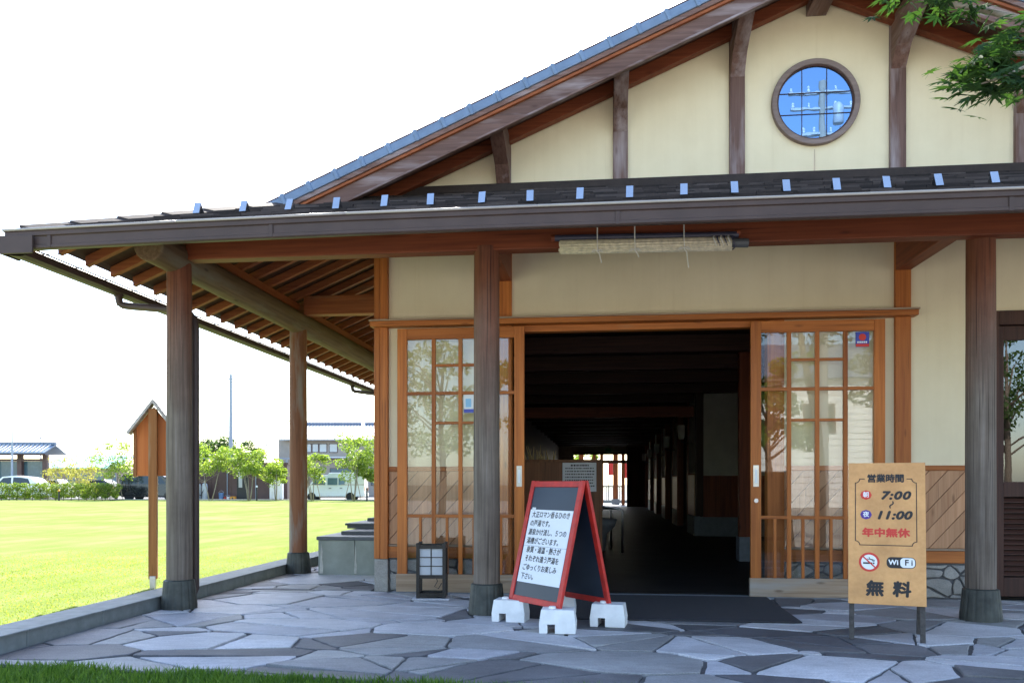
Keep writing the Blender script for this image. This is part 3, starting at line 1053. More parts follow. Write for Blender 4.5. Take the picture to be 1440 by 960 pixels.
# --- posts of the front wall
MB().box(-2.470, -2.405, W - .05, W + .1, .345, 4.0).build('wall_post', 'door_wood_z', house, bevel=.005)
MB().box(-2.400, -2.317, W - .062, W + .1, .345, 4.0).build('wall_post', 'door_wood_z', house, bevel=.005)
MB().box(-1.13, -.978, W - .03, W + .12, .03, 3.9).build('wall_post', 'door_wood_z', house, bevel=.005)
MB().box(1.66, 1.83, W - .03, W + .12, .03, 2.86).build('wall_post', 'door_wood_z', house, bevel=.005)
MB().box(2.913, 3.064, W - .05, W + .12, .345, 3.9).build('wall_post', 'door_wood_z', house, bevel=.005)
# --- lintel with pale cap
MB().box(-2.49, 3.105, W - .145, W - .003, 2.828, 2.883).build('lintel', 'door_wood_x', house, bevel=.005)
MB().box(-2.50, 3.115, W - .155, W - .003, 2.885, 2.902).build('lintel_cap', 'sill_wood', house, bevel=.003)
MB().box(-.97, 1.65, W - .02, W + .1, 2.76, 2.827).build('head_rail', 'door_wood_x', house, bevel=.004)

# --- wainscot with diagonal boards, rails and stone base
def wainscot(x0, x1):
    w = part_empty('wainscot', house, (x0, W, .5))
    MB().box(x0, x1, W - .022, W + .1, 1.285, 1.335).build('top_rail', 'door_wood_x', w, bevel=.004)
    MB().box(x0, x1, W - .022, W + .1, .355, .475).build('bottom_rail', 'door_wood_x', w, bevel=.004)
    MB().box(x0, x1, W - .024, W + .1, .478, .500).build('sill_strip', 'sill_wood', w, bevel=.003)
    MB().box(x0, x1, W + .004, W + .09, .50, 1.285).build('backing', 'dark_wood_x', w)
    s, an = .175, R(48)
    nx, ny = sin(an), -cos(an)
    k0 = int((nx * x0 + ny * 1.29) / (s * nx)) - 2
    for k in range(k0, k0 + 40):
        lo, hi = k * s * nx, (k + 1) * s * nx - .005
        p = clip(clip([(x0 + .004, .502), (x1 - .004, .502), (x1 - .004, 1.283), (x0 + .004, 1.283)], nx, ny, hi), -nx, -ny, -lo)
        if len(p) >= 3 and abs(area(p)) > .0004:
            MB().prism(p, lambda u, v, dd: (u, dd, v), W - .008, W + .006).build('board', 'board_wood_z', w, bevel=.003)
    MB().box(x0, x1, W + .012, W + .1, -.03, .352).build('base_mortar', 'mortar', w)
    for p in stones(x0 + .004, x1 - .004, .0, .345, .17, rng, 1.2, .007, .5):
        slab(p, lambda u, v, dd: (u, W + .012 - dd, v), .0, .022 + rng.uniform(0, .008), .006).build('base_stone', 'wall_stone', w)
wainscot(-2.317, -1.13)
wainscot(1.83, 2.913)
wainscot(3.064, 3.80)
MB().box(-2.47, -2.32, W - .04, W + .1, -.03, .343).build('corner_stone', 'wall_stone', house, bevel=.01)
MB().box(2.915, 3.062, W - .03, W + .1, -.03, .343).build('corner_stone', 'wall_stone', house, bevel=.01)

# --- sliding doors (they stand in front of the wall)
def sliding_door(x0, x1, hand, sticker):
    y0, y1 = W - .125, W - .085
    dr = part_empty('sliding_door', house, ((x0 + x1) / 2, y0, 0))
    st = .105
    for a in (x0, x1 - st):
        MB().box(a, a + st, y0, y1, .045, 2.80).build('stile', 'door_wood_z', dr, bevel=.004)
    MB().box(x0 + st, x1 - st, y0 + .002, y1 - .002, 2.685, 2.80).build('top_rail', 'door_wood_x', dr, bevel=.004)
    MB().box(x0 - .01, x1 + .01, y0 - .012, y1 + .006, .005, .195).build('kick_board', 'sill_wood', dr, bevel=.005)
    gx0, gx1 = x0 + st, x1 - st
    wc = (gx1 - gx0) / 4
    m2 = .021
    for k in (1, 2, 3):
        MB().box(gx0 + k * wc - m2, gx0 + k * wc + m2, y0 + .004, y1 - .006, .195, 2.685).build('muntin', 'door_wood_z', dr, bevel=.002)
    for k in range(4):                                   # short bars of the lower lattice
        xm = gx0 + (k + .5) * wc
        MB().box(xm - .014, xm + .014, y0 + .007, y1 - .008, .195, .80).build('lattice_bar', 'door_wood_z', dr, bevel=.002)
    for z in (2.11, .81):
        MB().box(gx0, gx1, y0 + .006, y1 - .004, z - .017, z + .017).build('muntin', 'door_wood_x', dr, bevel=.002)
    for z in (2.405, 1.795):
        MB().box(gx0 + wc + m2, gx0 + 3 * wc - m2, y0 + .007, y1 - .007, z - .014, z + .014).build('muntin', 'door_wood_x', dr, bevel=.002)
    for k in range(4):
        MB().box(gx0 + k * wc + (.0 if k == 0 else m2), gx0 + (k + 1) * wc - (.0 if k == 3 else m2), y1 - .016, y1 - .012, .195, 2.685).build('pane', 'door_glass', dr)
    hx = x1 - st / 2 if hand > 0 else x0 + st / 2
    MB().box(hx - .028, hx + .028, y0 - .006, y0 - .001, 1.12, 1.34).build('handle_plate', 'brass_plate', dr, bevel=.003)
    MB().box(hx - .012, hx + .012, y0 - .010, y0 - .006, 1.16, 1.30).build('handle_recess', 'paper_shade', dr, bevel=.003)
    if hand < 0:
        MB().tube([(hx, y0 - .014, .98), (hx, y0 + .002, .98)], .022, 16).build('lock', 'steel', dr, smooth='angle')
        sx, sz = gx1 - .11, 2.60
        stk = MB().box(sx - .065, sx + .065, y1 - .022, y1 - .0165, sz - .075, sz + .075).build('sticker', 'ink_blue', dr)
        dd = [(sx + .035 * cos(2 * pi * k / 20), sz + .022 + .035 * sin(2 * pi * k / 20)) for k in range(20)]
        MB().prism(dd, lambda u, v, q: (u, q, v), y1 - .024, y1 - .0222).build('sticker_mark', 'ink_red', stk)
        MB().box(sx - .063, sx + .063, y1 - .024, y1 - .0222, sz - .073, sz - .045).build('sticker_band', 'ink_red', stk)
        for k in range(5):
            MB().box(sx - .05 + k * .02, sx - .036 + k * .02, y1 - .0243, y1 - .0222, sz - .036, sz - .020).build('sticker_mark', 'ink_white', stk)
    else:
        sx, sz = gx0 + 2 * wc + .085, 2.00
        stk = MB().box(sx - .05, sx + .08, y1 - .022, y1 - .0165, sz - .10, sz + .10).build('sticker', 'paper_shade', dr)
        MB().box(sx - .048, sx + .078, y1 - .024, y1 - .0222, sz - .098, sz - .06).build('sticker_band', 'ink_blue', stk)
        MB().box(sx - .03, sx + .03, y1 - .024, y1 - .0222, sz - .04, sz + .05).build('sticker_mark', 'ink_sky', stk)
sliding_door(-2.195, -.835, 1, False)
sliding_door(1.478, 2.790, -1, True)
MB().box(-2.25, 2.85, W - .19, W - .03, -.013, .006).build('door_track', 'base_granite', house)

# --- brown service door at the right
sd = part_empty('service_door', house, (4.35, W, 0))
for a, b2, z0, z1 in ((3.80, 3.90, .02, 2.87), (4.80, 4.90, .02, 2.87), (3.90, 4.80, 2.73, 2.87)):
    MB().box(a, b2, W - .05, W + .1, z0, z1).build('door_frame', 'dark_wood_z', sd, bevel=.005)
for a, b2, z0, z1 in ((3.905, 3.955, .03, 2.72), (4.20, 4.34, .03, 2.72), (4.70, 4.795, .03, 2.72), (3.955, 4.20, 2.58, 2.72), (3.955, 4.20, 1.02, 1.17), (3.955, 4.20, .03, .22), (4.34, 4.70, .03, 1.17), (4.34, 4.70, 2.58, 2.72)):
    MB().box(a, b2, W - .02, W + .03, z0, z1).build('door_leaf', 'dark_wood_z', sd, bevel=.004)
MB().box(3.955, 4.20, W + .0, W + .006, 1.17, 2.58).build('pane', 'dark_glass', sd)
MB().box(4.34, 4.70, W + .0, W + .006, 1.17, 2.58).build('pane', 'dark_glass', sd)
MB().box(3.9, 4.8, W + .6, W + .62, 0, 2.87).build('dark_sheet', 'unlit_black', sd)  # black sheet paints the unlit room behind the door panes
for k in range(15):
    z = .235 + k * .052
    MB().hexa([(3.957, W - .015, z), (4.198, W - .015, z), (4.198, W + .02, z + .035), (3.957, W + .02, z + .035), (3.957, W - .015, z + .008), (4.198, W - .015, z + .008), (4.198, W + .02, z + .043), (3.957, W + .02, z + .043)]).build('louvre_slat', 'dark_wood_x', sd)

# --- porch columns on flared plinths
def column(x, y, r, mt, seed):
    c = part_empty('column', house, (x, y, 0))
    pts, rad = [], []
    for i in range(18):
        z = .22 + i * (3.25 - .22) / 17
        pts.append((.004 * noise.noise((z, seed, 0)), .004 * noise.noise((0, z, seed)), z))
        rad.append(r * (1.03 - .05 * z / 3.2) + .0015 * noise.noise((z * 3, seed, 1)))
    MB().tube(pts, rad, 28).build('shaft', mt, c, local=True, smooth='angle')
    n = 28
    mb = MB()
    vv = []
    prof = [(r + .047, -.01), (r + .046, .04), (r + .034, .15), (r + .024, .258), (r + .004, .268)]
    for q, (rr, z) in enumerate(prof):
        for k in range(n * 2):
            a = pi * k / n
            e = .0015 if k % 4 else -.003
            vv.append(((rr + e) * cos(a), (rr + e) * sin(a), z))
    N = n * 2
    mb.add(vv, [(q * N + k, q * N + (k + 1) % N, (q + 1) * N + (k + 1) % N, (q + 1) * N + k) for q in range(len(prof) - 1) for k in range(N)] + [tuple((len(prof) - 1) * N + k for k in range(N))])
    mb.build('plinth', 'plinth_copper', c, local=True)
    return c
column(-3.92, 7.33, .112, 'column_wood', 1)
column(-3.95, 10.43, .112, 'column_stained', 2)
column(-1.045, 7.36, .116, 'column_wood', 3)
column(3.175, 7.46, .116, 'column_wood', 4)
column(-3.95, 15.0, .112, 'column_stained', 5)

# --- downpipes from the side gutter
def downpipe(y, y2):
    p = MB().tube([(XE - .05, y, 3.08), (XE - .05, y, 3.0), (XE - .045, y + .01, 2.955), (XE - .01, y + .015, 2.935), (XE + .06, y + .02, 2.925), (-4.05, y2, 2.80), (-3.90, y2, 2.75), (-3.86, y2, 2.70), (-3.85, y2, 2.6), (-3.85, y2, .16), (-3.87, y2 - .02, .08), (-4.0, y2 - .08, .045)], .036, 12)
    o = p.build('downpipe', 'gutter_brown', house, smooth='angle')
    MB().tube([(XE - .05, y, 3.09), (XE - .05, y, 3.02)], .046, 12).build('pipe_socket', 'gutter_brown', o, smooth='angle')
downpipe(7.84, 7.50)
downpipe(15.6, 15.2)

# ------------------------------------------------------------------ inside the hall
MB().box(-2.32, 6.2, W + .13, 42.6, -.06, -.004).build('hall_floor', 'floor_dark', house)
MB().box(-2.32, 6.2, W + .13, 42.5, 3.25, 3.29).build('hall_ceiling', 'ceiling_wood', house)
y = 10.2
while y < 42:
    MB().box(-2.30, 3.6, y - .08, y + .08, 3.02, 3.25).build('ceiling_beam', 'dark_wood_x', house)
    y += 1.82
MB().box(-2.3, 1.95, 18.6, 18.8, 2.62, 2.86).build('ceiling_beam', 'red_wood_x', house, bevel=.01)
# right hand side of the passage: alcove, return wall, then a run of posts
MB().box(2.0, 2.16, 12.7, 12.86, .36, 3.25).build('passage_post', 'red_wood_z', house, bevel=.006)
MB().box(1.985, 2.2, 12.62, 12.95, 0, .36).build('post_base', 'base_granite', house, bevel=.01)
MB().box(3.5, 3.6, W + .13, 18.7, 0, 3.25).build('passage_wall', 'interior_plaster', house)
MB().box(2.16, 3.5, 18.7, 18.8, 1.33, 3.25).build('passage_wall', 'interior_plaster', house)
MB().box(2.16, 3.5, 18.69, 18.8, .42, 1.33).build('passage_wainscot', 'red_wood_z', house)
MB().box(2.14, 3.5, 18.67, 18.8, 0, .42).build('passage_base', 'base_granite', house)
MB().box(2.0, 2.16, 18.62, 18.80, .44, 3.25).build('passage_post', 'dark_wood_z', house)
MB().box(2.5, 2.6, 18.8, 42.5, 0, 3.3).build('passage_wall', 'dark_wood_z', house)  # added wall that stops light leaking in beside the panels
lamp_y = []
y = 18.8
while y < 41:
    MB().box(2.0, 2.12, y + .02, y + 1.5, 1.4, 2.3).build('passage_panel', 'interior_plaster', house)
    MB().box(2.02, 2.14, y + .02, y + 1.5, 2.3, 3.25).build('passage_panel', 'interior_plaster', house)
    MB().box(1.99, 2.12, y + .02, y + 1.5, .44, 1.36).build('passage_panel', 'partition_wood', house)
    MB().box(1.97, 2.14, y - .1, y + 1.5, 0, .42).build('post_base', 'base_granite', house, bevel=.01)
    MB().box(2.25, 2.35, y + 1.5, y + 4.5, 0, 3.25).build('passage_wall', 'dark_wood_z', house)
    MB().box(1.98, 2.15, y + 1.5, y + 1.64, 0, 3.25).build('passage_post', 'red_wood_z', house)
    MB().box(1.98, 2.15, y + 4.36, y + 4.5, 0, 3.25).build('passage_post', 'red_wood_z', house)
    lamp_y.append(y + .7)
    y += 4.5
for y in lamp_y:
    lp = part_empty('wall_lamp', house, (2.0, y, 2.2))
    MB().tube([(0, 0, -.08), (-.16, 0, -.10), (-.24, 0, -.08), (-.24, 0, -.02)], .012, 8).build('lamp_arm', 'black_metal', lp, local=True)
    MB().lathe([(.055, -.02), (.075, .02), (.095, .30), (.09, .30)], (-.24, 0, 0), 14).build('lamp_shade', 'lamp_glass', lp, local=True, smooth='angle')
# end wall of the hall and the porch beyond it
MB().box(-2.32, -1.55, 42.3, 42.5, 0, 3.25).build('end_wall', 'interior_plaster', house)
MB().box(1.12, 2.4, 42.3, 42.5, 0, 3.25).build('end_wall', 'dark_wood_z', house)
MB().box(-1.55, 1.12, 42.3, 42.5, 2.66, 3.25).build('end_wall', 'interior_plaster', house)
MB().box(-1.55, 1.12, 42.25, 42.3, 2.62, 2.74).build('end_lintel', 'rafter_wood_x', house)
MB().box(.06, .34, 41.9, 42.05, 2.72, 2.92).build('exit_sign', 'exit_green', house)
for x in (-1.3, .62):
    MB().box(x - .14, x + .14, 46.9, 47.2, .3, 3.1).build('far_column', 'rafter_wood_z', house)
    MB().box(x - .22, x + .22, 46.8, 47.3, 0, .3).build('far_plinth', 'base_granite', house)
MB().box(-2.4, 2.4, 42.5, 47.6, 3.1, 3.2).build('far_porch_ceiling', 'rafter_wood_x', house)
MB().box(-2.4, 2.4, 42.6, 50, -.05, -.002).build('far_porch_floor', 'base_granite', house)

# ------------------------------------------------------------------ stepped stone terrace at the side
ter = thing('stone_terrace', 'grey green stone block terrace with dark stepped caps behind the corner post', 'terrace', (-3.0, 10.4, 0))
MB().box(-3.58, -2.46, 10.22, 14.2, -.03, .44).build('terrace_core', 'block_stone', ter)
for k, (a, b2) in enumerate(((-3.60, -3.13), (-3.12, -2.66), (-2.65, -2.46))):
    MB().box(a, b2, 10.195, 10.23, -.01, .44).build('facing_slab', 'block_stone', ter, bevel=.004)
for x, w in ((-3.57, .03), (-3.125, .022), (-2.655, .028)):
    pl = [(x - w * .4, .02), (x + w, .02), (x + w * 1.2, .12), (x + w * .7, .2), (x + w * .9, .30), (x + w * .2, .40), (x, .25), (x - w * .3, .12)]
    MB().prism(pl, lambda u, v, dd: (u, dd, v), 10.1925, 10.196).build('lime_streak', 'efflorescence', ter)
for a, y0, y1, z0, z1 in ((-3.62, 10.18, 14.2, .44, .485), (-3.44, 10.62, 14.2, .485, .53), (-3.56, 11.25, 14.2, .53, .575), (-3.58, 11.22, 14.2, .575, .605), (-3.46, 11.9, 14.2, .605, .65), (-3.50, 12.5, 14.2, .65, .735)):
    MB().box(a, -2.46, y0, y1, z0, z1).build('step_slab', 'cap_stone' if z1 - z0 < .07 else 'block_stone', ter, bevel=.005)

# ------------------------------------------------------------------ entrance mat
mt = MB().box(-.75, 1.62, 7.07, 8.60, .004, .016).build('entrance_mat', 'mat_charcoal', bevel=.004)
tag(mt, 'charcoal entrance mat lying before the open doorway', 'mat')

# ------------------------------------------------------------------ red A-frame chalkboard with white weights
wdir = Vector((.655, -.756, 0))
ddir = Vector((.756, .655, 0))
fl = Vector((-.80, 6.98, 0))                 # front left foot
ab = thing('sandwich_board', 'red framed folding chalkboard with handwritten white poster, beside the middle column', 'sign', fl)
AW, SPREAD, ZT, ZB = .70, .52, 1.175, .155
def leaf(front):
    nm = part_empty('front_leaf' if front else 'rear_leaf', ab)
    top0 = fl + ddir * (SPREAD / 2 + (-.012 if front else .014))
    bot0 = fl + (ddir * .0 if front else ddir * SPREAD)
    a0, a1 = bot0 + Vector((0, 0, ZB)), top0 + Vector((0, 0, ZT))
    up = (a1 - a0).normalized()
    L = (a1 - a0).length
    nrm = wdir.cross(up)
    if (nrm.dot(ddir) > 0) == front: nrm = -nrm
    Mx = Matrix((wdir, up, nrm)).transposed().to_4x4()
    Mx.translation = a0
    nm.matrix_basis = Mx
    return nm, L
for front in (True, False):
    lf, L = leaf(front)
    k = .05
    for a in (0, AW - k):
        MB().box(a, a + k, -.02, L, -.014, .014).build('frame_stile', 'red_paint', lf, local=True, bevel=.004)
    for z in (.02, L - k - .004):
        MB().box(k, AW - k, z, z + k, -.012, .012).build('frame_rail', 'red_paint', lf, local=True, bevel=.004)
    MB().box(k - .004, AW - k + .004, .06, L - k, -.005, .004).build('slate_panel', 'chalkboard', lf, local=True)
    if front:
        ps = MB()
        px0, px1, pz0, pz1 = .062, AW - .062, .185, .80
        ps.box(px0, px1, pz0, (pz0 + pz1) / 2 - .001, .0045, .0065).box(px0, px1, (pz0 + pz1) / 2 + .001, pz1, .0045, .0070)
        ps.build('poster', 'paper', lf, local=True)
        ind = [.035, .03, .03, .03, .05, .05, .04, .04]
        for i in range(8):
            o = link('lettering', TX['p%d' % i], 'ink', lf, local=True)
            o.location = (px0 + ind[i], pz1 - .045 - i * .0745, .0082)
        MB().box(px0 + .02, px0 + .07, pz1 - .008, pz1 + .018, .0072, .0078).build('tape', 'paper_shade', lf, local=True)
# the weights under its four feet
def weight_mesh():
    mb = MB()
    def sec(z, a, b2): return [(-a, -b2, z), (a, -b2, z), (a, b2, z), (-a, b2, z)]
    mb.hexa(sec(.085, .153, .108) + sec(.215, .140, .097))
    mb.hexa([(-.155, -.11, 0), (-.085, -.11, 0), (-.085, .11, 0), (-.155, .11, 0), (-.153, -.108, .085), (-.085, -.108, .085), (-.085, .108, .085), (-.153, .108, .085)])
    mb.hexa([(-.02, -.11, 0), (.155, -.11, 0), (.155, .11, 0), (-.02, .11, 0), (-.02, -.108, .085), (.153, -.108, .085), (.153, .108, .085), (-.02, .108, .085)])
    mb.lathe([(.032, .205), (.032, .232), (.026, .236)], (-.05, 0, 0), 14)
    me = mb.mesh('foot_weight')
    bm = bmesh.new()
    bm.from_mesh(me)
    bmesh.ops.remove_doubles(bm, verts=bm.verts, dist=.0005)
    bm.to_mesh(me)
    bm.free()
    return me
wm = weight_mesh()
wm.materials.append(M['white_plastic'])
wl = ['white plastic foot weight next to the plinth of the middle column', 'nearest white plastic foot weight, under the front corner of the chalkboard',
      'white plastic foot weight on the mat side of the chalkboard', 'white plastic foot weight mostly hidden behind the chalkboard']
feet = [fl, fl + wdir * AW, fl + wdir * AW + ddir * SPREAD, fl + ddir * SPREAD]
for i, p in enumerate(feet):
    o = link('foot_weight', wm, None, None, bevel=.014)
    q = p + wdir * (.025 if i in (0, 3) else -.025)
    o.location = (q.x, q.y, .002)
    o.scale = (.9, .9, .84)
    o.rotation_euler = (0, 0, R(-8 + 7 * (i % 2)))
    tag(o, wl[i], 'weight', 'white weights under the chalkboard')

# ------------------------------------------------------------------ wooden opening hours sign
a0 = Vector((1.81, 6.40, 0))
a1 = Vector((2.285, 6.265, 0))
sg_w = (a1 - a0).normalized()
sg_d = Vector((-sg_w.y, sg_w.x, 0))
hs = thing('hours_sign', 'tan wooden standing sign with opening hours and free wifi notice', 'sign', a0)
SW = (a1 - a0).length + .03
Lh = 1.33
lean = R(7)
up = Vector((sg_d.x * sin(lean), sg_d.y * sin(lean), cos(lean)))
nrm = sg_w.cross(up)
Mx = Matrix((sg_w, up, nrm)).transposed().to_4x4()
Mx.translation = a0 - sg_w * .015
fp = part_empty('front_frame', hs)
fp.matrix_basis = Mx
for a in (.006, SW - .042):
    MB().box(a, a + .036, 0.0, 1.25, -.040, -.006).build('leg', 'charcoal_leg', fp, local=True, bevel=.003)
bd = MB().box(0, SW, .265, 1.315, -.006, .012).build('board', 'sign_board', fp, local=True, bevel=.003)
def on_board(key, u, v, mt, sc=1.0, lift=.0135):
    o = link('lettering', TX[key], mt, fp, local=True)
    o.location = (u * SW, .265 + v * 1.05, lift)
    o.scale = (sc, sc, 1)
    return o
def flat(name, poly, mt, lift=.0128, th=.0006, par=None):
    return MB().prism([(u, v) for u, v in poly], lambda u, v, dd: (u, v, dd), lift, lift + th).build(name, mt, fp, local=True)
bu = lambda u: u * SW
bv = lambda v: .265 + v * 1.05
on_board('hours', .49, .885, 'ink')
on_board('t1', .61, .765, 'ink')
on_board('til', .575, .70, 'ink').rotation_euler = (0, 0, R(65))
on_board('t2', .585, .625, 'ink')
on_board('nen', .49, .50, 'ink_red')
def blob(u, v, r, mt, n=8, sq=.9):
    poly = []
    for k in range(48):
        a = 2 * pi * k / 48
        rr = r * (1 + .035 * cos(a * n))
        poly.append((bu(u) + rr * cos(a), bv(v) + rr * sq * sin(a)))
    return flat('roundel', poly, mt)
blob(.235, .77, .038, 'ink_red')
blob(.235, .63, .038, 'ink_purple')
on_board('asa', .235, .770, 'ink_white', lift=.0142)
on_board('yoru', .235, .630, 'ink_white', lift=.0142)
# ruled border with notched corners, open at the heading
l, r, t, bt, nt_ = bu(.095), bu(.885), bv(.885), bv(.415), .03
def line(pts, w=.0055):
    for p, q in zip(pts[:-1], pts[1:]):
        p, q = Vector((*p, 0)), Vector((*q, 0))
        dv = (q - p).normalized() * w * .35
        MB().beam(p - dv + Vector((0, 0, .0132)), q + dv + Vector((0, 0, .0132)), w, .0008).build('border_line', 'ink', fp, local=True)
def arc(cx, cy, r_, a0_, a1_):
    return [(cx + r_ * cos(R(a0_ + (a1_ - a0_) * k / 4)), cy + r_ * sin(R(a0_ + (a1_ - a0_) * k / 4))) for k in range(5)]
line([(bu(.215), t)] + arc(l, t, nt_, 0, -90) + arc(l, bt, nt_, 90, 0) + arc(r, bt, nt_, 180, 90) + arc(r, t, nt_, 270, 180) + [(bu(.765), t)])
# no smoking roundel
cx, cy = bu(.275), bv(.295)
def circ(r_, n=40): return [(cx + r_ * cos(2 * pi * k / n), cy + r_ * sin(2 * pi * k / n)) for k in range(n)]
flat('symbol_ring', circ(.071), 'ink_red', .0126)
flat('symbol_disc', circ(.055), 'ink_white', .0134)
flat('cigarette', [(cx - .042, cy - .014), (cx + .022, cy - .014), (cx + .022, cy - .002), (cx - .042, cy - .002)], 'ink', .0141)
flat('cigarette_tip', [(cx + .026, cy - .014), (cx + .036, cy - .014), (cx + .036, cy - .002), (cx + .026, cy - .002)], 'ink', .0141)
for off in (0, .012):
    sm = [(cx + .032 - off * .4, cy + .004), (cx + .036 - off, cy + .014), (cx + .020 - off, cy + .020), (cx + .006 - off, cy + .022), (cx - .002 - off, cy + .036 - off)]
    for p, q in zip(sm[:-1], sm[1:]):
        MB().beam((*p, .0144), (*q, .0144), .005, .0006).build('smoke_line', 'ink', fp, local=True)
MB().beam((cx - .042, cy + .040, .0152), (cx + .042, cy - .040, .0152), .010, .0008).build('symbol_bar', 'ink_red', fp, local=True)
# wi-fi badge
def pill(x0, x1, y0, y1, r_, n=6):
    pts = []
    for (qx, qy, s0) in ((x1 - r_, y1 - r_, 0), (x0 + r_, y1 - r_, 90), (x0 + r_, y0 + r_, 180), (x1 - r_, y0 + r_, 270)):
        pts += [(qx + r_ * cos(R(s0 + 90 * k / n)), qy + r_ * sin(R(s0 + 90 * k / n))) for k in range(n + 1)]
    return pts
wx0, wx1, wy0, wy1 = bu(.50), bu(.87), bv(.258), bv(.335)
flat('badge', pill(wx0, wx1, wy0, wy1, .032), 'ink', .0127)
flat('badge_field', pill((wx0 + wx1) / 2 - .006, wx1 - .005, wy0 + .005, wy1 - .005, .026), 'ink_white', .0135)
for key, u, mt_ in (('wi', .588, 'ink_white'), ('fi', .755, 'ink'), ('i', .822, 'ink')):
    o = on_board(key, u, .2965, mt_, lift=.0145)
on_board('mu', .345, .105, 'ink')
on_board('ryo', .69, .105, 'ink')
rp = part_empty('rear_frame', hs)
back = a0 + sg_d * .40
up2 = (a0 + up * 1.22 - back).normalized()
Mx2 = Matrix((sg_w, up2, sg_w.cross(up2))).transposed().to_4x4()
Mx2.translation = back - sg_w * .015
rp.matrix_basis = Mx2
for a in (.006, SW - .042):
    MB().box(a, a + .034, 0, 1.20, -.02, .012).build('leg', 'charcoal_leg', rp, local=True, bevel=.003)
MB().box(.04, SW - .042, .45, .49, -.016, .008).build('cross_bar', 'charcoal_leg', rp, local=True)

# ------------------------------------------------------------------ andon floor lantern
ln = thing('floor_lantern', 'black framed floor lantern with white paper panes in front of the sliding door', 'lantern', (-1.72, 8.22, 0), R(6))
MB().box(-.185, .185, -.15, .15, .0, .018).build('base_stone', 'flag_light', ln, local=True, bevel=.004)
for sx in (-1, 1):
    for sy in (-1, 1):
        MB().box(sx * .13 - .017, sx * .13 + .017, sy * .11 - .017, sy * .11 + .017, .018, .565).build('post', 'black_lacquer', ln, local=True, bevel=.002)
for z in (.055, .235, .53):
    h = .022
    for s in (-1, 1):
        MB().box(-.113, .113, s * .11 - .011, s * .11 + .011, z - h, z + h * .6).build('rail', 'black_lacquer', ln, local=True)
        MB().box(s * .13 - .011, s * .13 + .011, -.093, .093, z - h, z + h * .6).build('rail', 'black_lacquer', ln, local=True)
MB().box(-.128, .128, -.108, .108, .518, .53).build('lid', 'black_lacquer', ln, local=True)
MB().box(-.14, .14, -.12, .12, .035, .05).build('tray', 'black_lacquer', ln, local=True)
for s in (-1, 1):
    MB().box(-.113, .113, s * .100 - .002, s * .100 + .002, .248, .508).build('paper_pane', 'paper_lantern', ln, local=True)
    MB().box(s * .12 - .002, s * .12 + .002, -.093, .093, .248, .508).build('paper_pane', 'paper_lantern', ln, local=True)
    MB().box(-.005, .005, s * .1065 - .004, s * .1065 + .004, .248, .508).build('lattice_bar', 'black_lacquer', ln, local=True)
    for z in (.335, .422):
        MB().box(-.113, .113, s * .1055 - .004, s * .1055 + .004, z - .004, z + .004).build('lattice_bar', 'black_lacquer', ln, local=True)
        MB().box(s * .1265 - .004, s * .1265 + .004, -.093, .093, z - .004, z + .004).build('lattice_bar', 'black_lacquer', ln, local=True)
MB().tube([(.04, -.06, .235), (.06, -.07, .18), (.03, -.08, .13), (.07, -.08, .11), (.10, -.05, .16)], .004, 6).build('flex', 'black_metal', ln, local=True)

# ------------------------------------------------------------------ rolled reed blind under the eave beam
rl = thing('rolled_blind', 'rolled up reed blind tied with cords under the eave beam', 'blind', (.36, 7.16, 3.2))
MB().tube([(-.44, 7.17, 3.265), (1.12, 7.17, 3.245)], .028, 12).build('pole', 'blind_pole', rl, smooth='angle')
for x in (-.44, 1.12):
    MB().tube([(x - .015, 7.17, 3.262), (x + .015, 7.17, 3.262)], .031, 12).build('pole_cap', 'red_wood_x', rl)
def rollmesh():
    mb = MB()
    for k in range(13):
        a = 2 * pi * k / 13
        rr = .044
        mb.tube([(-.38 + random.uniform(-.01, .01), 7.155 + rr * cos(a), 3.178 + rr * sin(a)), (1.06 + random.uniform(-.01, .01), 7.155 + rr * cos(a), 3.165 + rr * sin(a))], .0135, 6)
    mb.tube([(-.38, 7.155, 3.19), (1.06, 7.155, 3.175)], .052, 12)
    return mb
rollmesh().build('reed_roll', 'reed_roll', rl, smooth=True)
MB().tube([(1.02, 7.155, 3.176), (1.20, 7.16, 3.17)], .038, 10).build('roll_end', 'cap_stone', rl)
for k in range(6):
    x = .92 + k * .03
    MB().tube([(x + .014 * sin(j), 7.155 + .056 * cos(j * pi / 6), 3.177 + .056 * sin(j * pi / 6)) for j in range(13)], .006, 5).build('binding', 'blind_pole' if k % 2 else 'cord', rl)
for x, tail in ((-.06, .10), (.255, .06), (.665, .16)):
    MB().tube([(x, 7.12, 3.40), (x, 7.105, 3.20), (x + .005, 7.10, 3.12)], .005, 6).build('tie_cord', 'cord', rl)
    for s in (-1, 1):
        MB().tube([(x, 7.098, 3.125), (x + s * .03, 7.09, 3.135), (x + s * .05, 7.09, 3.115), (x + s * .02, 7.095, 3.12)], .0045, 5).build('cord_bow', 'cord', rl)
    MB().tube([(x, 7.098, 3.125), (x + .02, 7.092, 3.09), (x + .035, 7.09, 3.12 - tail)], .0045, 5).build('cord_tail', 'cord', rl)

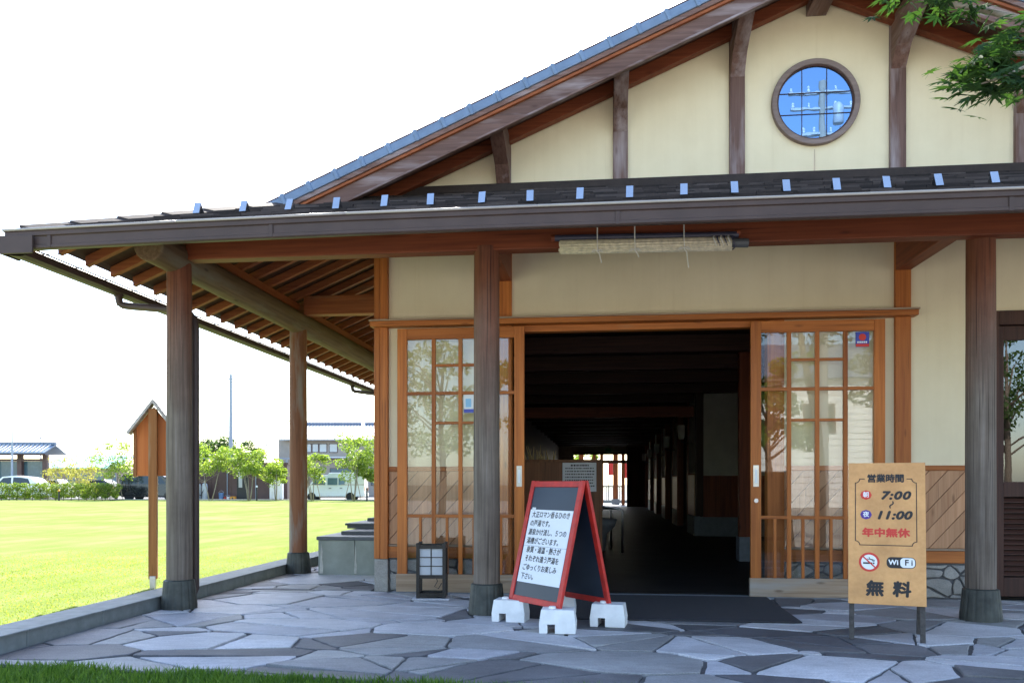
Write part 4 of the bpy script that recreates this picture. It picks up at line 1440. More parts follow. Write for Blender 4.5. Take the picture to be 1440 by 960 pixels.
# ------------------------------------------------------------------ inside: partition with notice, pampas, handrail, bench
pt = thing('partition_screen', 'low wooden partition screen inside the doorway', 'screen', (-.6, 12, 0))
MB().box(-1.9, -.08, 12.0, 12.05, .05, 1.46).build('panel', 'partition_wood', pt)
MB().box(-.08, -.03, 11.98, 12.07, 0, 1.50).build('post', 'partition_wood', pt, bevel=.004)
MB().box(-1.9, -.03, 11.985, 12.065, 1.46, 1.50).build('cap_rail', 'partition_wood', pt, bevel=.004)
nb = MB().box(-.60, -.115, 11.975, 11.98, 1.04, 1.455).build('notice', 'paper_shade')
tag(nb, 'white printed notice fixed to the wooden partition inside', 'notice')
for r_ in range(9):
    x = -.56 + (.08 if r_ == 0 else 0)
    z = 1.415 - r_ * .042
    while x < -.16 - (.06 if r_ in (0, 8) else 0):
        w = random.uniform(.012, .03)
        MB().box(x, x + w, 11.972, 11.9745, z - (.012 if r_ == 0 else .008), z + (.012 if r_ == 0 else .008)).build('print_mark', 'ink', nb)
        x += w + random.uniform(.006, .014)
pg = thing('dried_grass_bunch', 'bunch of dried pampas grass rising above the partition', 'dried grass', (-.95, 12.5, 1.2))
for k in range(14):
    a = random.uniform(-.3, .3)
    x = -1.15 + k * .03
    MB().tube([(x, 12.5, 1.2), (x + a * .2, 12.5, 1.5), (x + a * .45, 12.48, 1.62 + random.uniform(0, .12))], [.01, .014, .003], 5).build('plume', 'straw', pg)
MB().lathe([(.10, -1.2), (.13, -.7), (.09, -.1), (.12, 0)], (-.95, 12.5, 1.2), 16).build('vase', 'cap_stone', pg, smooth=True)
hr = thing('handrail', 'bent steel handrail behind the chalkboard inside the hall', 'handrail', (.05, 14, 0))
for y, x1 in ((14.0, .30), (14.9, .12)):
    MB().tube([(-.2, y, .74), (x1 - .08, y, .74), (x1 - .02, y, .715), (x1, y, .66), (x1, y, .0)], .020, 10).build('rail_tube', 'steel', hr, smooth=True)
bn = thing('wash_basin', 'pale stone basin beside the steel handrail inside', 'basin', (-.2, 14.5, 0))
MB().lathe([(.10, 0), (.13, .3), (.26, .42), (.30, .55), (.27, .56), (.2, .46), (.05, .44)], (-.08, 14.4, 0), 20).build('bowl', 'base_granite', bn, smooth=True)

# ================================================================== SIGN POST ON THE LAWN
sp = thing('roofed_signpost', 'orange wooden signpost with a little pitched roof, standing on the lawn', 'signpost', (-4.50, 7.9, LAWN_Z), R(22))
MB().box(-.04, .04, -.045, .045, .10, 1.80).build('post', 'post_orange', sp, local=True, bevel=.004)
MB().box(-.028, .028, -.05, .05, -.05, .13).build('steel_shoe', 'steel', sp, local=True, bevel=.003)
hw = .175
bdp = [(-hw, 1.13), (hw, 1.13), (hw, 1.60), (0, 1.83), (-hw, 1.60)]
MB().prism(bdp, lambda u, v, dd: (u, dd, v), .046, .075).build('board', 'sign_back', sp, local=True, bevel=.003)
for s in (-1, 1):
    MB().box(s * hw - .016, s * hw + .016, .03, .10, 1.12, 1.60).build('side_batten', 'post_orange', sp, local=True, bevel=.003)
    MB().hexa([(s * .0, -.075, 1.855), (s * .22, -.075, 1.54), (s * .22, .13, 1.54), (s * .0, .13, 1.855), (s * .0, -.075, 1.895), (s * .245, -.075, 1.555), (s * .245, .13, 1.555), (s * .0, .13, 1.895)]).build('roof_board', 'pale_board', sp, local=True, bevel=.003)

# ================================================================== FOLIAGE BUILDERS
def leaf_cloud(name, clumps, n, size, mt, parent, seed, local=True):
    rg = random.Random(seed)
    vv, ff = [], []
    for c, rad, wgt in clumps:
        for _ in range(int(n * wgt)):
            while True:
                p = Vector((rg.uniform(-1, 1), rg.uniform(-1, 1), rg.uniform(-1, 1)))
                if p.length <= 1: break
            p = p * (p.length ** -.25 if p.length > .05 else 1)
            q = Vector(c) + Vector((p.x * rad[0], p.y * rad[1], p.z * rad[2]))
            nn = Vector((rg.gauss(0, 1), rg.gauss(0, 1), rg.gauss(.5, 1))).normalized()
            a = nn.orthogonal().normalized()
            a.rotate(Matrix.Rotation(rg.uniform(0, 2 * pi), 3, nn))
            b2 = nn.cross(a)
            s = size * rg.uniform(.6, 1.35)
            o = len(vv)
            vv += [q - a * s, q + b2 * s * .42 - a * s * .1, q + a * s, q - b2 * s * .42 + nn * s * .15]
            ff.append((o, o + 1, o + 2, o + 3))
    me = bpy.data.meshes.new(name)
    me.from_pydata([tuple(v) for v in vv], [], ff)
    return link(name, me, mt, parent, local=local)

def young_tree(name, label, cat, px, t, h, cw, seed, mt='leaf_young', stems=4, crown_lo=.4, n=1500, lsize=.12, stakes=True, group='young trees along the lawn bed', bark='bark_pale', ang=0, dens=1.0):
    rg = random.Random(seed)
    base = pos(px, t, .1)
    tr = thing(name, label, cat, base, 0, group)
    tips = []
    mb = MB()
    for s in range(stems):
        a = rg.uniform(0, 2 * pi)
        top = Vector((cos(a) * cw * .32 * rg.uniform(.4, 1), sin(a) * cw * .32 * rg.uniform(.4, 1), h * rg.uniform(.6, .86)))
        b0 = Vector((cos(a) * .08, sin(a) * .08, -.05))
        mid = b0.lerp(top, .5) + Vector((rg.uniform(-.08, .08), rg.uniform(-.08, .08), 0))
        mb.tube([b0, b0.lerp(mid, .5) + Vector((rg.uniform(-.05, .05), 0, 0)), mid, top], [.035, .03, .022, .008], 6)
        for q in range(4):
            t2 = rg.uniform(.45, .98)
            p = b0.lerp(top, t2)
            an = rg.uniform(0, 2 * pi)
            e = p + Vector((cos(an), sin(an), rg.uniform(.1, .7))) * cw * rg.uniform(.15, .38)
            mb.tube([p, p.lerp(e, .5) + Vector((0, 0, .03)), e], [.012, .009, .004], 5)
            tips.append(e)
        tips.append(top)
    mb.build('trunk', bark, tr, local=True, smooth=True)
    clumps = []
    for e in tips:
        if e.z < h * crown_lo * .9: e.z = h * crown_lo + rg.uniform(0, .3)
        r_ = cw * rg.uniform(.10, .22)
        clumps.append((e, (r_, r_, r_ * .75), rg.uniform(.6, 1.2)))
    for _ in range(int(8 * dens)):
        an, rr = rg.uniform(0, 2 * pi), cw * .5 * math.sqrt(rg.random())
        zc = h * rg.uniform(crown_lo, .95)
        k = 1 - abs(zc / h - (crown_lo + .95) / 2) * .9
        e = Vector((cos(an) * rr * k, sin(an) * rr * k, zc))
        r_ = cw * rg.uniform(.12, .22)
        clumps.append((e, (r_, r_, r_ * .7), rg.uniform(.7, 1.3)))
    tot = sum(c[2] for c in clumps)
    clumps = [(c, r_, w / tot) for c, r_, w in clumps]
    leaf_cloud('crown', clumps, int(n * 1.9), lsize * .74, mt, tr, seed)
    if stakes:
        for s in (-1, 1):
            MB().tube([(s * .55, -.1, -.05), (s * .12, 0, 1.75)], .022, 6).build('stake', 'stake_wood', tr, local=True)
        MB().tube([(-.75, -.08, 1.0), (.75, -.08, 1.0)], .02, 6).build('stake_bar', 'stake_wood', tr, local=True)
    return tr

# ================================================================== BACKGROUND BEYOND THE LAWN
T = 54.0
young_tree('young_tree', 'sparse yellowish young tree behind the hedge near the teal roof', 'tree', 84, 60, 3.1, 2.6, 11, 'leaf_yellow', 3, .25, 650, .10, False)
young_tree('young_tree', 'small yellow leaved tree behind the hedge, left of the green tree', 'tree', 118, 59, 2.9, 2.8, 12, 'leaf_yellow', 3, .2, 800, .10, False)
young_tree('young_tree', 'green young tree beside the roofed signpost above the black minivan', 'tree', 163, 55, 4.2, 2.9, 13, 'leaf_young', 3, .32, 1300, .11, True)
young_tree('young_tree', 'young tree right behind the first column by the gas cylinders', 'tree', 252, 54.5, 3.0, 2.6, 19, 'leaf_young', 3, .4, 900, .11, True)
young_tree('young_tree', 'broad low young tree in front of the brown shed wall', 'tree', 296, 53, 3.6, 3.4, 14, 'leaf_young', 3, .55, 1600, .12, False)
young_tree('young_tree', 'multi stemmed young tree before the brown shed door', 'tree', 350, 53, 3.5, 2.8, 15, 'leaf_young', 5, .5, 1500, .12, False)
young_tree('young_tree', 'low bushy young tree just left of the second column', 'tree', 388, 53, 2.9, 2.1, 16, 'leaf_young', 3, .38, 1000, .12, False)
young_tree('young_tree', 'round young tree in front of the cab of the white van', 'tree', 440, 52.4, 3.3, 2.3, 17, 'leaf_young', 4, .42, 1300, .12, True)
young_tree('young_tree', 'tall young tree in front of the rear of the white van', 'tree', 497, 52.4, 4.4, 2.7, 18, 'leaf_young', 4, .34, 1900, .12, True)
young_tree('young_tree', 'young tree half hidden behind the corner post of the bathhouse', 'tree', 530, 53.5, 3.9, 2.4, 20, 'leaf_young', 3, .3, 1300, .12, False)
for k, (px, h, cw) in enumerate(((262, 4.6, 3.6), (292, 5.1, 4.4), (330, 5.0, 4.2), (350, 4.0, 3.5))):
    young_tree('broadleaf_tree', ['dark tree crown just right of the first column behind the shed', 'dark broad tree behind the shed, left of the tall utility pole', 'dark tree right behind the tall utility pole', 'smaller dark tree right of the tall utility pole'][k],
               'tree', px, 72, h, cw, 40 + k, 'leaf_dark', 3, .45, 3600, .17, False, 'dark trees behind the shed', 'bark')
young_tree('broadleaf_tree', 'dark treetop showing over the house ridge beside the second column', 'tree', 421, 92, 8.6, 3.0, 48, 'leaf_dark', 2, .6, 600, .2, False, 'dark trees behind the shed', 'bark')

# hedge
def hedge():
    p0, p1 = pos(-80, 53.6, .1), pos(168, 53.6, .1)
    hg = thing('clipped_hedge', 'long clipped green hedge at the far left edge of the lawn', 'hedge', p0)
    dv = p1 - p0
    L = dv.length
    rg = random.Random(3)
    clumps = []
    n = int(L / .22)
    for i in range(n):
        for z in (.3, .62, .92):
            q = dv * ((i + .5) / n)
            clumps.append(((q.x, q.y + rg.uniform(-.25, .25), z + rg.uniform(-.06, .06)), (.22, .3, .2), 1 / (n * 3)))
    leaf_cloud('foliage', clumps, 21000, .052, 'leaf_hedge', hg, 8)
    mb = MB()
    for i in range(int(L / .5)):
        q = dv * ((i + .5) / (L / .5))
        MB().tube([(q.x, q.y, -.05), (q.x + rg.uniform(-.1, .1), q.y, .8)], [.03, .012], 5).build('stem', 'bark', hg, local=True)
hedge()

# bollards
def bollard(px, t, h, label, cap='white_plastic'):
    o = thing('bollard', label, 'bollard', pos(px, t, .1), 0, 'low bollards along the lawn edge')
    MB().lathe([(.055, -.05), (.055, h - .12), (.05, h - .12)], n=12).build('shaft', 'black_metal', o, local=True, smooth='angle')
    MB().lathe([(.06, h - .12), (.065, h - .03), (.03, h)], n=12).build('head', cap, o, local=True, smooth='angle')
bollard(361, 51.8, .95, 'black bollard with white head in front of the shed door')
bollard(516, 51.8, .80, 'black bollard at the rear bumper of the white van', 'black_metal')
bollard(83, 51.8, .70, 'short brown topped post in front of the hedge', 'crate_orange')

# vehicles ---------------------------------------------------------------
def vehicle(name, label, cat, px0, px1, t, prof, W_, paint, glassmt, windows, wheels, group=None, lift=.02, lights=True, flip=False, inset=.10, belt=.95, wr=.29):
    """prof: outline (x along, z); windows: list of polygons on the flank"""
    p0, p1 = pos(px0, t), pos(px1, t)
    L = (p1 - p0).length
    rz = math.atan2(p1.y - p0.y, p1.x - p0.x)
    v = thing(name, label, cat, (p0.x, p0.y, lift), rz, group)
    n = len(prof)
    mb = MB()
    def yy(z, s):
        k = max(0, (z - belt)) / max(.01, (max(q[1] for q in prof) - belt))
        return s * (W_ / 2 - inset * k)
    pr = [(x * L, z) for x, z in prof]
    vv = [(x, yy(z, -1), z) for x, z in pr] + [(x, yy(z, 1), z) for x, z in pr]
    mb.add(vv, [tuple(range(n))[::-1], tuple(range(n, 2 * n))] + [(i, (i + 1) % n, n + (i + 1) % n, n + i) for i in range(n)])
    mb.build('body', paint, v, local=True, bevel=.035, smooth='angle')
    for s in (-1, 1):
        for w in windows:
            m2 = MB()
            pts = [(x * L, z) for x, z in w]
            k = len(pts)
            m2.add([(x, yy(z, s) + s * .004, z) for x, z in pts] + [(x, yy(z, s) - s * .02, z) for x, z in pts], [tuple(range(k)), tuple(range(k, 2 * k))] + [(i, (i + 1) % k, k + (i + 1) % k, k + i) for i in range(k)])
            m2.build('window', glassmt, v, local=True)
        for wxp in wheels:
            c = part_empty('wheel', v, (wxp * L, s * (W_ / 2 - .09), wr), (R(90), 0, 0), local=True)
            MB().lathe([(wr * .62, -.09), (wr * .96, -.09), (wr, -.06), (wr, .06), (wr * .96, .09), (wr * .62, .09)], n=24).build('tyre', 'tyre', c, local=True, smooth='angle')
            MB().lathe([(wr * .62, -.07 if s > 0 else -.085), (wr * .62, .085 if s > 0 else .07)], n=18).build('rim', 'rim', c, local=True, smooth='angle')
        for dx in (.42, .60):
            MB().box(dx * L, dx * L + .16, s * (W_ / 2) - .012, s * (W_ / 2) + .015, belt - .18, belt - .14).build('door_handle', 'black_metal', v, local=True)
    zb = min(q[1] for q in prof)
    MB().box(-.05, .10, -W_ / 2 + .04, W_ / 2 - .04, zb, zb + .22).build('bumper', paint, v, local=True, bevel=.02)
    MB().box(L - .10, L + .05, -W_ / 2 + .04, W_ / 2 - .04, zb, zb + .22).build('bumper', paint, v, local=True, bevel=.02)
    for s in (-1, 1):
        MB().box(-.012, .06, s * (W_ / 2 - .22) - .11, s * (W_ / 2 - .22) + .11, zb + .32, zb + .46).build('headlight', 'lamp_lens', v, local=True, bevel=.01)
        MB().box(L - .05, L + .014, s * (W_ / 2 - .12) - .06, s * (W_ / 2 - .12) + .06, zb + .36, zb + .62).build('tail_lamp', 'lamp_amber', v, local=True, bevel=.01)
    MB().box(.05 * L, .95 * L, -W_ / 2 + .03, W_ / 2 - .03, zb - .06, zb + .02).build('underbody', 'black_metal', v, local=True)
    return v
vehicle('delivery_van', 'white boxy van parked behind the young trees', 'van', 430, 515, 55.2,
        [(0, .30), (.0, .72), (.05, .92), (.10, 1.02), (.20, 1.62), (.24, 1.68), (.40, 1.70), (.42, 1.86), (.97, 1.88), (1.0, 1.80), (1.0, .30)], 1.5, 'van_white', 'van_glass',
        [[(.145, 1.06), (.20, 1.52), (.36, 1.52), (.36, 1.06)], [(.40, 1.06), (.40, 1.52), (.56, 1.52), (.56, 1.06)], [(.58, 1.06), (.58, 1.52), (.68, 1.52), (.68, 1.06)]], (.14, .77), belt=1.0)
vehicle('minivan', 'black minivan parked behind the signpost and the first column', 'car', 174, 262, 56.5,
        [(0, .30), (.0, 1.0), (.03, 1.55), (.08, 1.78), (.60, 1.82), (.72, 1.62), (.84, 1.12), (.98, .98), (1.0, .80), (1.0, .30)], 1.7, 'car_black', 'car_glass',
        [[(.05, 1.12), (.08, 1.62), (.30, 1.66), (.30, 1.12)], [(.33, 1.12), (.33, 1.66), (.56, 1.66), (.56, 1.12)], [(.58, 1.12), (.58, 1.66), (.66, 1.62), (.76, 1.12)]], (.17, .80), belt=1.05, wr=.33)
vehicle('parked_car', 'white car parked behind the hedge by the tile roofed shelter', 'car', -22, 64, 58.5,
        [(0, .30), (.0, .85), (.12, .98), (.26, 1.08), (.40, 1.62), (.62, 1.70), (.86, 1.55), (.98, 1.10), (1.0, .9), (1.0, .30)], 1.7, 'car_white', 'car_glass',
        [[(.33, 1.12), (.42, 1.54), (.55, 1.58), (.55, 1.12)], [(.58, 1.12), (.58, 1.58), (.70, 1.57), (.82, 1.48), (.86, 1.12)]], (.19, .80), belt=1.0, wr=.32)
vehicle('parked_car', 'second white car showing just right of the first behind the hedge', 'car', 62, 96, 66,
        [(0, .30), (.0, .9), (.15, 1.05), (.30, 1.45), (.70, 1.5), (.9, 1.1), (1.0, .9), (1.0, .30)], 1.6, 'car_white', 'car_glass',
        [[(.28, 1.08), (.35, 1.38), (.66, 1.4), (.78, 1.08)]], (.2, .8), belt=1.0)
vehicle('parked_car', 'dark car roof low behind the hedge next to the black minivan', 'car', 118, 165, 66,
        [(0, .30), (.0, .9), (.15, 1.05), (.32, 1.42), (.72, 1.48), (.92, 1.1), (1.0, .9), (1.0, .30)], 1.6, 'car_black', 'car_glass',
        [[(.30, 1.08), (.36, 1.36), (.68, 1.38), (.80, 1.08)]], (.2, .8), belt=1.0)

# brown shed ---------------------------------------------------------------
def along(px0, px1, t0, t1=None):
    p0, p1 = pos(px0, t0), pos(px1, t1 or t0)
    return p0, (p1 - p0).length, math.atan2(p1.y - p0.y, p1.x - p0.x)
p0, L, rz = along(240, 404, 57.5)
sh = thing('brown_shed', 'long low brown metal clad shed behind the young trees', 'building', p0, rz)
MB().box(0, L, 0, 5, 0, 2.5).build('wall', 'brown_cladding', sh, local=True)
k = 0.1
while k < L:
    MB().box(k - .012, k + .012, -.014, .0, 0, 2.48).build('seam', 'cladding_trim', sh, local=True)
    k += .455
MB().box(-.1, L + .1, -.12, 5.1, 2.5, 2.62).build('roof', 'cladding_trim', sh, local=True)
dx = (342 - 240) / (404 - 240) * L
dfr = MB().box(dx - .42, dx + .36, -.05, 0, 0, 2.1).build('door', 'black_metal', sh, local=True)
MB().box(dx - .30, dx - .05, -.06, -.05, .9, 1.95).build('door_pane', 'pane_pale', dfr, local=True)
for fx in (320, 360, 383):
    q = (fx - 240) / (404 - 240) * L
    MB().tube([(q, -.06, 0), (q, -.06, 2.45)], .035, 8).build('downpipe', 'utility_steel', sh, local=True)
MB().box(0, L, 1.2, 1.4, 2.9, 2.98).build('pipe_rack', 'utility_steel', sh, local=True)
for q in (.5, L * .35, L * .7, L - .4):
    MB().box(q - .04, q + .04, 1.25, 1.35, 2.6, 2.9).build('pipe_prop', 'utility_steel', sh, local=True)
# gas cylinders, meter box, bits
for i, (px, h) in enumerate(((279, 1.18), (288, 1.22))):
    c = thing('gas_cylinder', ['grey gas cylinder standing next to the meter box', 'grey gas cylinder standing nearer the tree, right of its twin'][i], 'gas cylinder', pos(px, 56.6, .05), 0, 'gas cylinders at the shed wall')
    MB().lathe([(.17, 0), (.19, .03), (.19, h - .28), (.15, h - .12), (.05, h - .06)], n=18).build('tank', 'gas_grey', c, local=True, smooth='angle')
    MB().lathe([(.04, h - .06), (.04, h + .02), (.07, h + .02), (.07, h + .10)], n=10).build('valve', 'steel', c, local=True)
    MB().tube([(0, -.2, h * .55), (.1 - .2 * i, -.26, h * .35), (.35 - .5 * i, -.22, .3)], .025, 6).build('hose', 'black_metal', c, local=True)
mbx = thing('meter_box', 'white meter box on a thin post beside the first column', 'meter box', pos(270, 56.5, .05))
MB().box(-.03, .03, -.03, .03, -.05, 1.4).build('post', 'steel', mbx, local=True)
MB().box(-.22, .22, -.08, .08, 1.3, 1.9).build('box', 'white_plastic', mbx, local=True, bevel=.02)
for nm, lab, cat_, px, r_, h, mt_ in (('tub', 'blue plastic tub at the foot of the shed wall', 'tub', 311, .17, .5, 'tub_blue'), ('bucket', 'red bucket beside the blue tub', 'bucket', 317, .12, .22, 'crate_red'), ('bucket', 'white bucket between the red one and the orange crate', 'bucket', 321, .12, .24, 'white_plastic')):
    o = thing(nm, lab, cat_, pos(px, 56.4, .05))
    MB().lathe([(r_ * .8, 0), (r_, h), (r_ * .9, h), (r_ * .7, .03)], n=14).build('shell', mt_, o, local=True, smooth='angle')
    MB().tube([(r_ * cos(a * pi / 8), 0, h + r_ * .8 * sin(a * pi / 8)) for a in range(9)], .01, 5).build('handle', 'steel', o, local=True)
oc = thing('crate', 'small orange crate at the shed wall', 'crate', pos(328, 56.4, .05))
for a in ((-.16, .16, -.12, -.10), (-.16, .16, .10, .12), (-.16, -.14, -.1, .1), (.14, .16, -.1, .1)):
    MB().box(*a, .02, .25).build('side', 'crate_orange', oc, local=True)
MB().box(-.16, .16, -.12, .12, 0, .02).build('floor', 'crate_orange', oc, local=True)
MB().tube([(0, -.125, .13), (0, -.119, .13)], .06, 12).build('hole', 'black_metal', oc, local=True)
for i, px in enumerate((384, 394)):
    o = thing('water_heater', ['white water heater tank at the shed end, left one', 'white water heater tank right next to the second column'][i], 'water heater', pos(px, 56.5, .05), 0, 'white tanks at the shed')
    MB().box(-.2, .2, -.15, .15, .08, 1.35).build('casing', 'car_white', o, local=True, bevel=.03)
    for s in (-1, 1):
        MB().box(s * .14 - .03, s * .14 + .03, -.1, .1, -.05, .08).build('foot', 'steel', o, local=True)
    MB().tube([(0, -.17, .1), (0, -.17, .6)], .02, 6).build('pipe', 'steel', o, local=True)

# two storey house with the glaring tile roof -------------------------------------
p0, L, rz = along(386, 560, 76)
hs2 = thing('tiled_house', 'two storey house with pale sunlit tile roof behind the white van', 'building', p0, rz)
MB().box(.2, L, .6, 8, 0, 5.25).build('wall', 'house_wall', hs2, local=True)
mb = MB()
mb.hexa([(.6, -.3, 5.12), (L + .5, -.3, 5.12), (L + .5, 4.3, 6.72), (.6, 4.3, 6.72), (.6, -.3, 5.22), (L + .5, -.3, 5.22), (L + .5, 4.3, 6.84), (.6, 4.3, 6.84)])
mb.hexa([(.6, 4.3, 6.72), (L + .5, 4.3, 6.72), (L + .5, 8.9, 5.12), (.6, 8.9, 5.12), (.6, 4.3, 6.84), (L + .5, 4.3, 6.84), (L + .5, 8.9, 5.22), (.6, 8.9, 5.22)])
rf = mb.build('roof', 'house_tile', hs2, local=True)
k = .7
mb = MB()
while k < L + .5:
    mb.tube([(k, -.32, 5.23), (k, 4.2, 6.83)], .05, 6)
    k += .3
o = mb.build('roll_tiles', 'house_tile', rf, local=True, smooth='angle', kind='stuff')
k = .6
while k < L + .45:
    if abs(k - L * .64) > .18:
        MB().box(k, k + .28, 4.12, 4.48, 6.80, 7.08).build('ridge_tile', 'ridge_tile', rf, local=True, bevel=.03)
        MB().tube([(k + .14, 4.02, 6.86), (k + .14, 4.14, 6.86)], .09, 10).build('ridge_end', 'ridge_tile', rf, local=True)
    k += .30
MB().prism([(.6, 5.2), (8.0, 5.2), (4.3, 6.75)], lambda u, v, dd: (dd, u, v), .62, .70).build('gable', 'house_wall', hs2, local=True)
for (a, b2) in ((426, 436), (437, 446), (447, 458), (461, 473)):
    x0, x1 = (a - 386) / (560 - 386) * L, (b2 - 386) / (560 - 386) * L
    f = MB().box(x0, x1, .54, .6, 4.02, 4.86).build('window', 'cladding_trim', hs2, local=True)
    MB().box(x0 + .05, x1 - .05, .52, .535, 4.08, 4.80).build('pane', 'pane_pale', f, local=True)
MB().box(1.6, L, -.6, .6, 3.5, 3.62).build('lower_eave', 'house_tile', hs2, local=True)
for px in (462, 480, 520):
    x0 = (px - 386) / (560 - 386) * L
    f = MB().box(x0, x0 + 1.3, .54, .6, 1.0, 2.6).build('window', 'cladding_trim', hs2, local=True)
    MB().box(x0 + .06, x0 + 1.24, .52, .535, 1.06, 2.54).build('pane', 'van_glass', f, local=True)

# tile roofed shelter at far left ---------------------------------------------------
p0, L, rz = along(-70, 76, 62)
gt = thing('tiled_shelter', 'tile roofed shelter with dark red pillars at the far left', 'building', p0, rz)
def gpx(px): return (px + 70) / 146 * L
for px in (-45, -10, 28, 63.5):
    MB().box(gpx(px) - .17, gpx(px) + .17, -.1, .24, 0, 3.3).build('pillar', 'brown_cladding', gt, local=True, bevel=.02)
MB().box(0, gpx(67), -.05, .2, 2.85, 3.02).build('lintel_beam', 'brown_cladding', gt, local=True)
mb = MB()
mb.hexa([(-.2, -1.3, 3.35), (L, -1.3, 3.35), (L, 0.2, 3.98), (-.2, .2, 3.98), (-.2, -1.3, 3.45), (L, -1.3, 3.45), (L, .2, 4.08), (-.2, .2, 4.08)])
mb.hexa([(-.2, .2, 3.98), (L, .2, 3.98), (L, 1.7, 3.35), (-.2, 1.7, 3.35), (-.2, .2, 4.08), (L, .2, 4.08), (L, 1.7, 3.45), (-.2, 1.7, 3.45)])
rf = mb.build('roof', 'roof_tile', gt, local=True)
k = 0
while k < L:
    MB().tube([(k, -1.32, 3.47), (k, .1, 4.07)], .065, 7).build('roll_tile', 'house_tile', rf, local=True, smooth='angle')
    k += .31
MB().box(-.25, L + .05, .05, .35, 4.05, 4.26).build('ridge', 'ridge_tile', rf, local=True, bevel=.03)
MB().box(-.2, L, -1.22, -1.16, 3.24, 3.36).build('fascia', 'dark_wood_x', rf, local=True)
for a, b2 in ((-43, -12), (-8, 26), (30, 61.5)):
    MB().box(gpx(a), gpx(b2), .3, .34, .9, 2.85).build('glazing', 'van_glass', gt, local=True)
    MB().box(gpx(a), gpx(b2), .2, .3, .3, .9).build('plinth_wall', 'shop_wall', gt, local=True)
    MB().box(gpx(a) + .1, gpx(b2) - .1, .22, .29, 1.25, 1.5).build('sash', 'house_wall', gt, local=True)
# low building with teal roof
p0, L, rz = along(66, 166, 82)
tb = thing('low_building', 'low distant building with pale teal metal roof left of the signpost', 'building', p0, rz)
MB().box(0, L, 0, 6, 0, 2.7).build('wall', 'shop_wall', tb, local=True)
MB().hexa([(-.3, -.5, 2.65), (L + .3, -.5, 2.65), (L + .3, 3, 3.95), (-.3, 3, 3.95), (-.3, -.5, 2.73), (L + .3, -.5, 2.73), (L + .3, 3, 4.03), (-.3, 3, 4.03)]).build('roof', 'teal_roof', tb, local=True)
for k in range(5):
    f = MB().box(.6 + k * 1.35, 1.5 + k * 1.35, -.05, 0, .9, 2.2).build('window', 'house_wall', tb, local=True)
    MB().box(.66 + k * 1.35, 1.44 + k * 1.35, -.06, -.05, .96, 2.14).build('pane', 'van_glass', f, local=True)
# utility poles in the distance
def pole(px, t, ztop, r_, label, mt_='utility_steel', arms=0):
    o = thing('utility_pole', label, 'utility pole', pos(px, t, 0), 0, 'poles beyond the lawn')
    MB().tube([(0, 0, -.1), (0, 0, ztop)], [r_, r_ * .62], 12).build('shaft', mt_, o, local=True, smooth='angle')
    for k in range(arms):
        z = ztop - .5 - k * .8
        a = MB().box(-.9, .9, -.05, .05, z - .05, z + .05).build('crossarm', mt_, o, local=True)
        for x in (-.8, -.3, .3, .8):
            MB().lathe([(.05, z + .05), (.07, z + .12), (.04, z + .2)], (x, 0, 0), 8).build('insulator', 'insulator', a, local=True)
    return o
pole(324.5, 62, 9.3, .17, 'tall grey steel pole rising over the shed', arms=0)
o = pole(17, 60, 5.1, .09, 'thin grey pole in front of the tiled shelter')
pole(57.5, 95, 6.9, .12, 'small far pole with a crossarm above the shelter roof', arms=1)
pole(154.5, 90, 7.0, .06, 'thin far pole above the green tree left of the signpost')
pole(374.5, 80, 5.4, .07, 'thin far pole left of the second column', arms=1)
# bracket on the tall pole
q = pos(324.5, 62, 8.7)
pb = [x for x in bpy.data.objects if x.name == 'utility_pole'][0]
MB().tube([(.1, 0, 8.75), (.7, 0, 8.6), (.75, 0, 8.3)], .03, 6).build('bracket', 'utility_steel', pb, local=True)
MB().box(-.5, .5, -.08, -.02, 8.9, 8.98).build('crossarm', 'utility_steel', pb, local=True)
# trees and planter beyond the hall's far end
young_tree('garden_tree', 'bright green tree seen through the far end of the hall', 'tree', 826, 54.5, 3.6, 2.0, 61, 'leaf_young', 3, .25, 1500, .12, False, 'trees beyond the hall')
young_tree('garden_tree', 'green tree beyond the hall, mostly behind its end wall', 'tree', 805, 64, 4.6, 3.4, 62, 'leaf_young', 3, .3, 1500, .12, False, 'trees beyond the hall')
for x in (-.55, -.15, 1.0):
    MB().box(x - .09, x + .09, 45.0, 45.18, 0, 3.1).build('far_post', 'rafter_wood_z', house)
MB().box(-2.4, 2.4, 45.0, 45.2, 2.25, 2.42).build('far_rail', 'dark_wood_x', house)
for i, (px, t_, w_, z0, z1) in enumerate(((856, 52, .35, 1.7, 2.5), (876, 50, .6, 1.5, 2.4))):
    o = thing('banner', ['red hanging banner at the left of the hall end', 'red hanging banner at the right of the hall end'][i], 'banner', pos(px, t_, 0), 0, 'red banners beyond the hall')
    MB().tube([(0, 0, -.05), (0, 0, 2.7)], .03, 8).build('mast', 'black_metal', o, local=True)
    MB().box(.03, .03 + w_, -.01, .01, z0, z1).build('cloth', 'red_paint', o, local=True)
fc = thing('added_railing', 'added dark railing that dims the end of the hall', 'fence', pos(835, 53, 0))  # dark bars added to tone down the bright far opening
for k in range(9):
    MB().box(-1.6 + k * .4, -1.56 + k * .4, -.02, .02, -.05, .95).build('baluster', 'black_metal', fc, local=True)
MB().box(-1.7, 1.75, -.03, .03, .95, 1.02).build('top_rail', 'black_metal', fc, local=True)

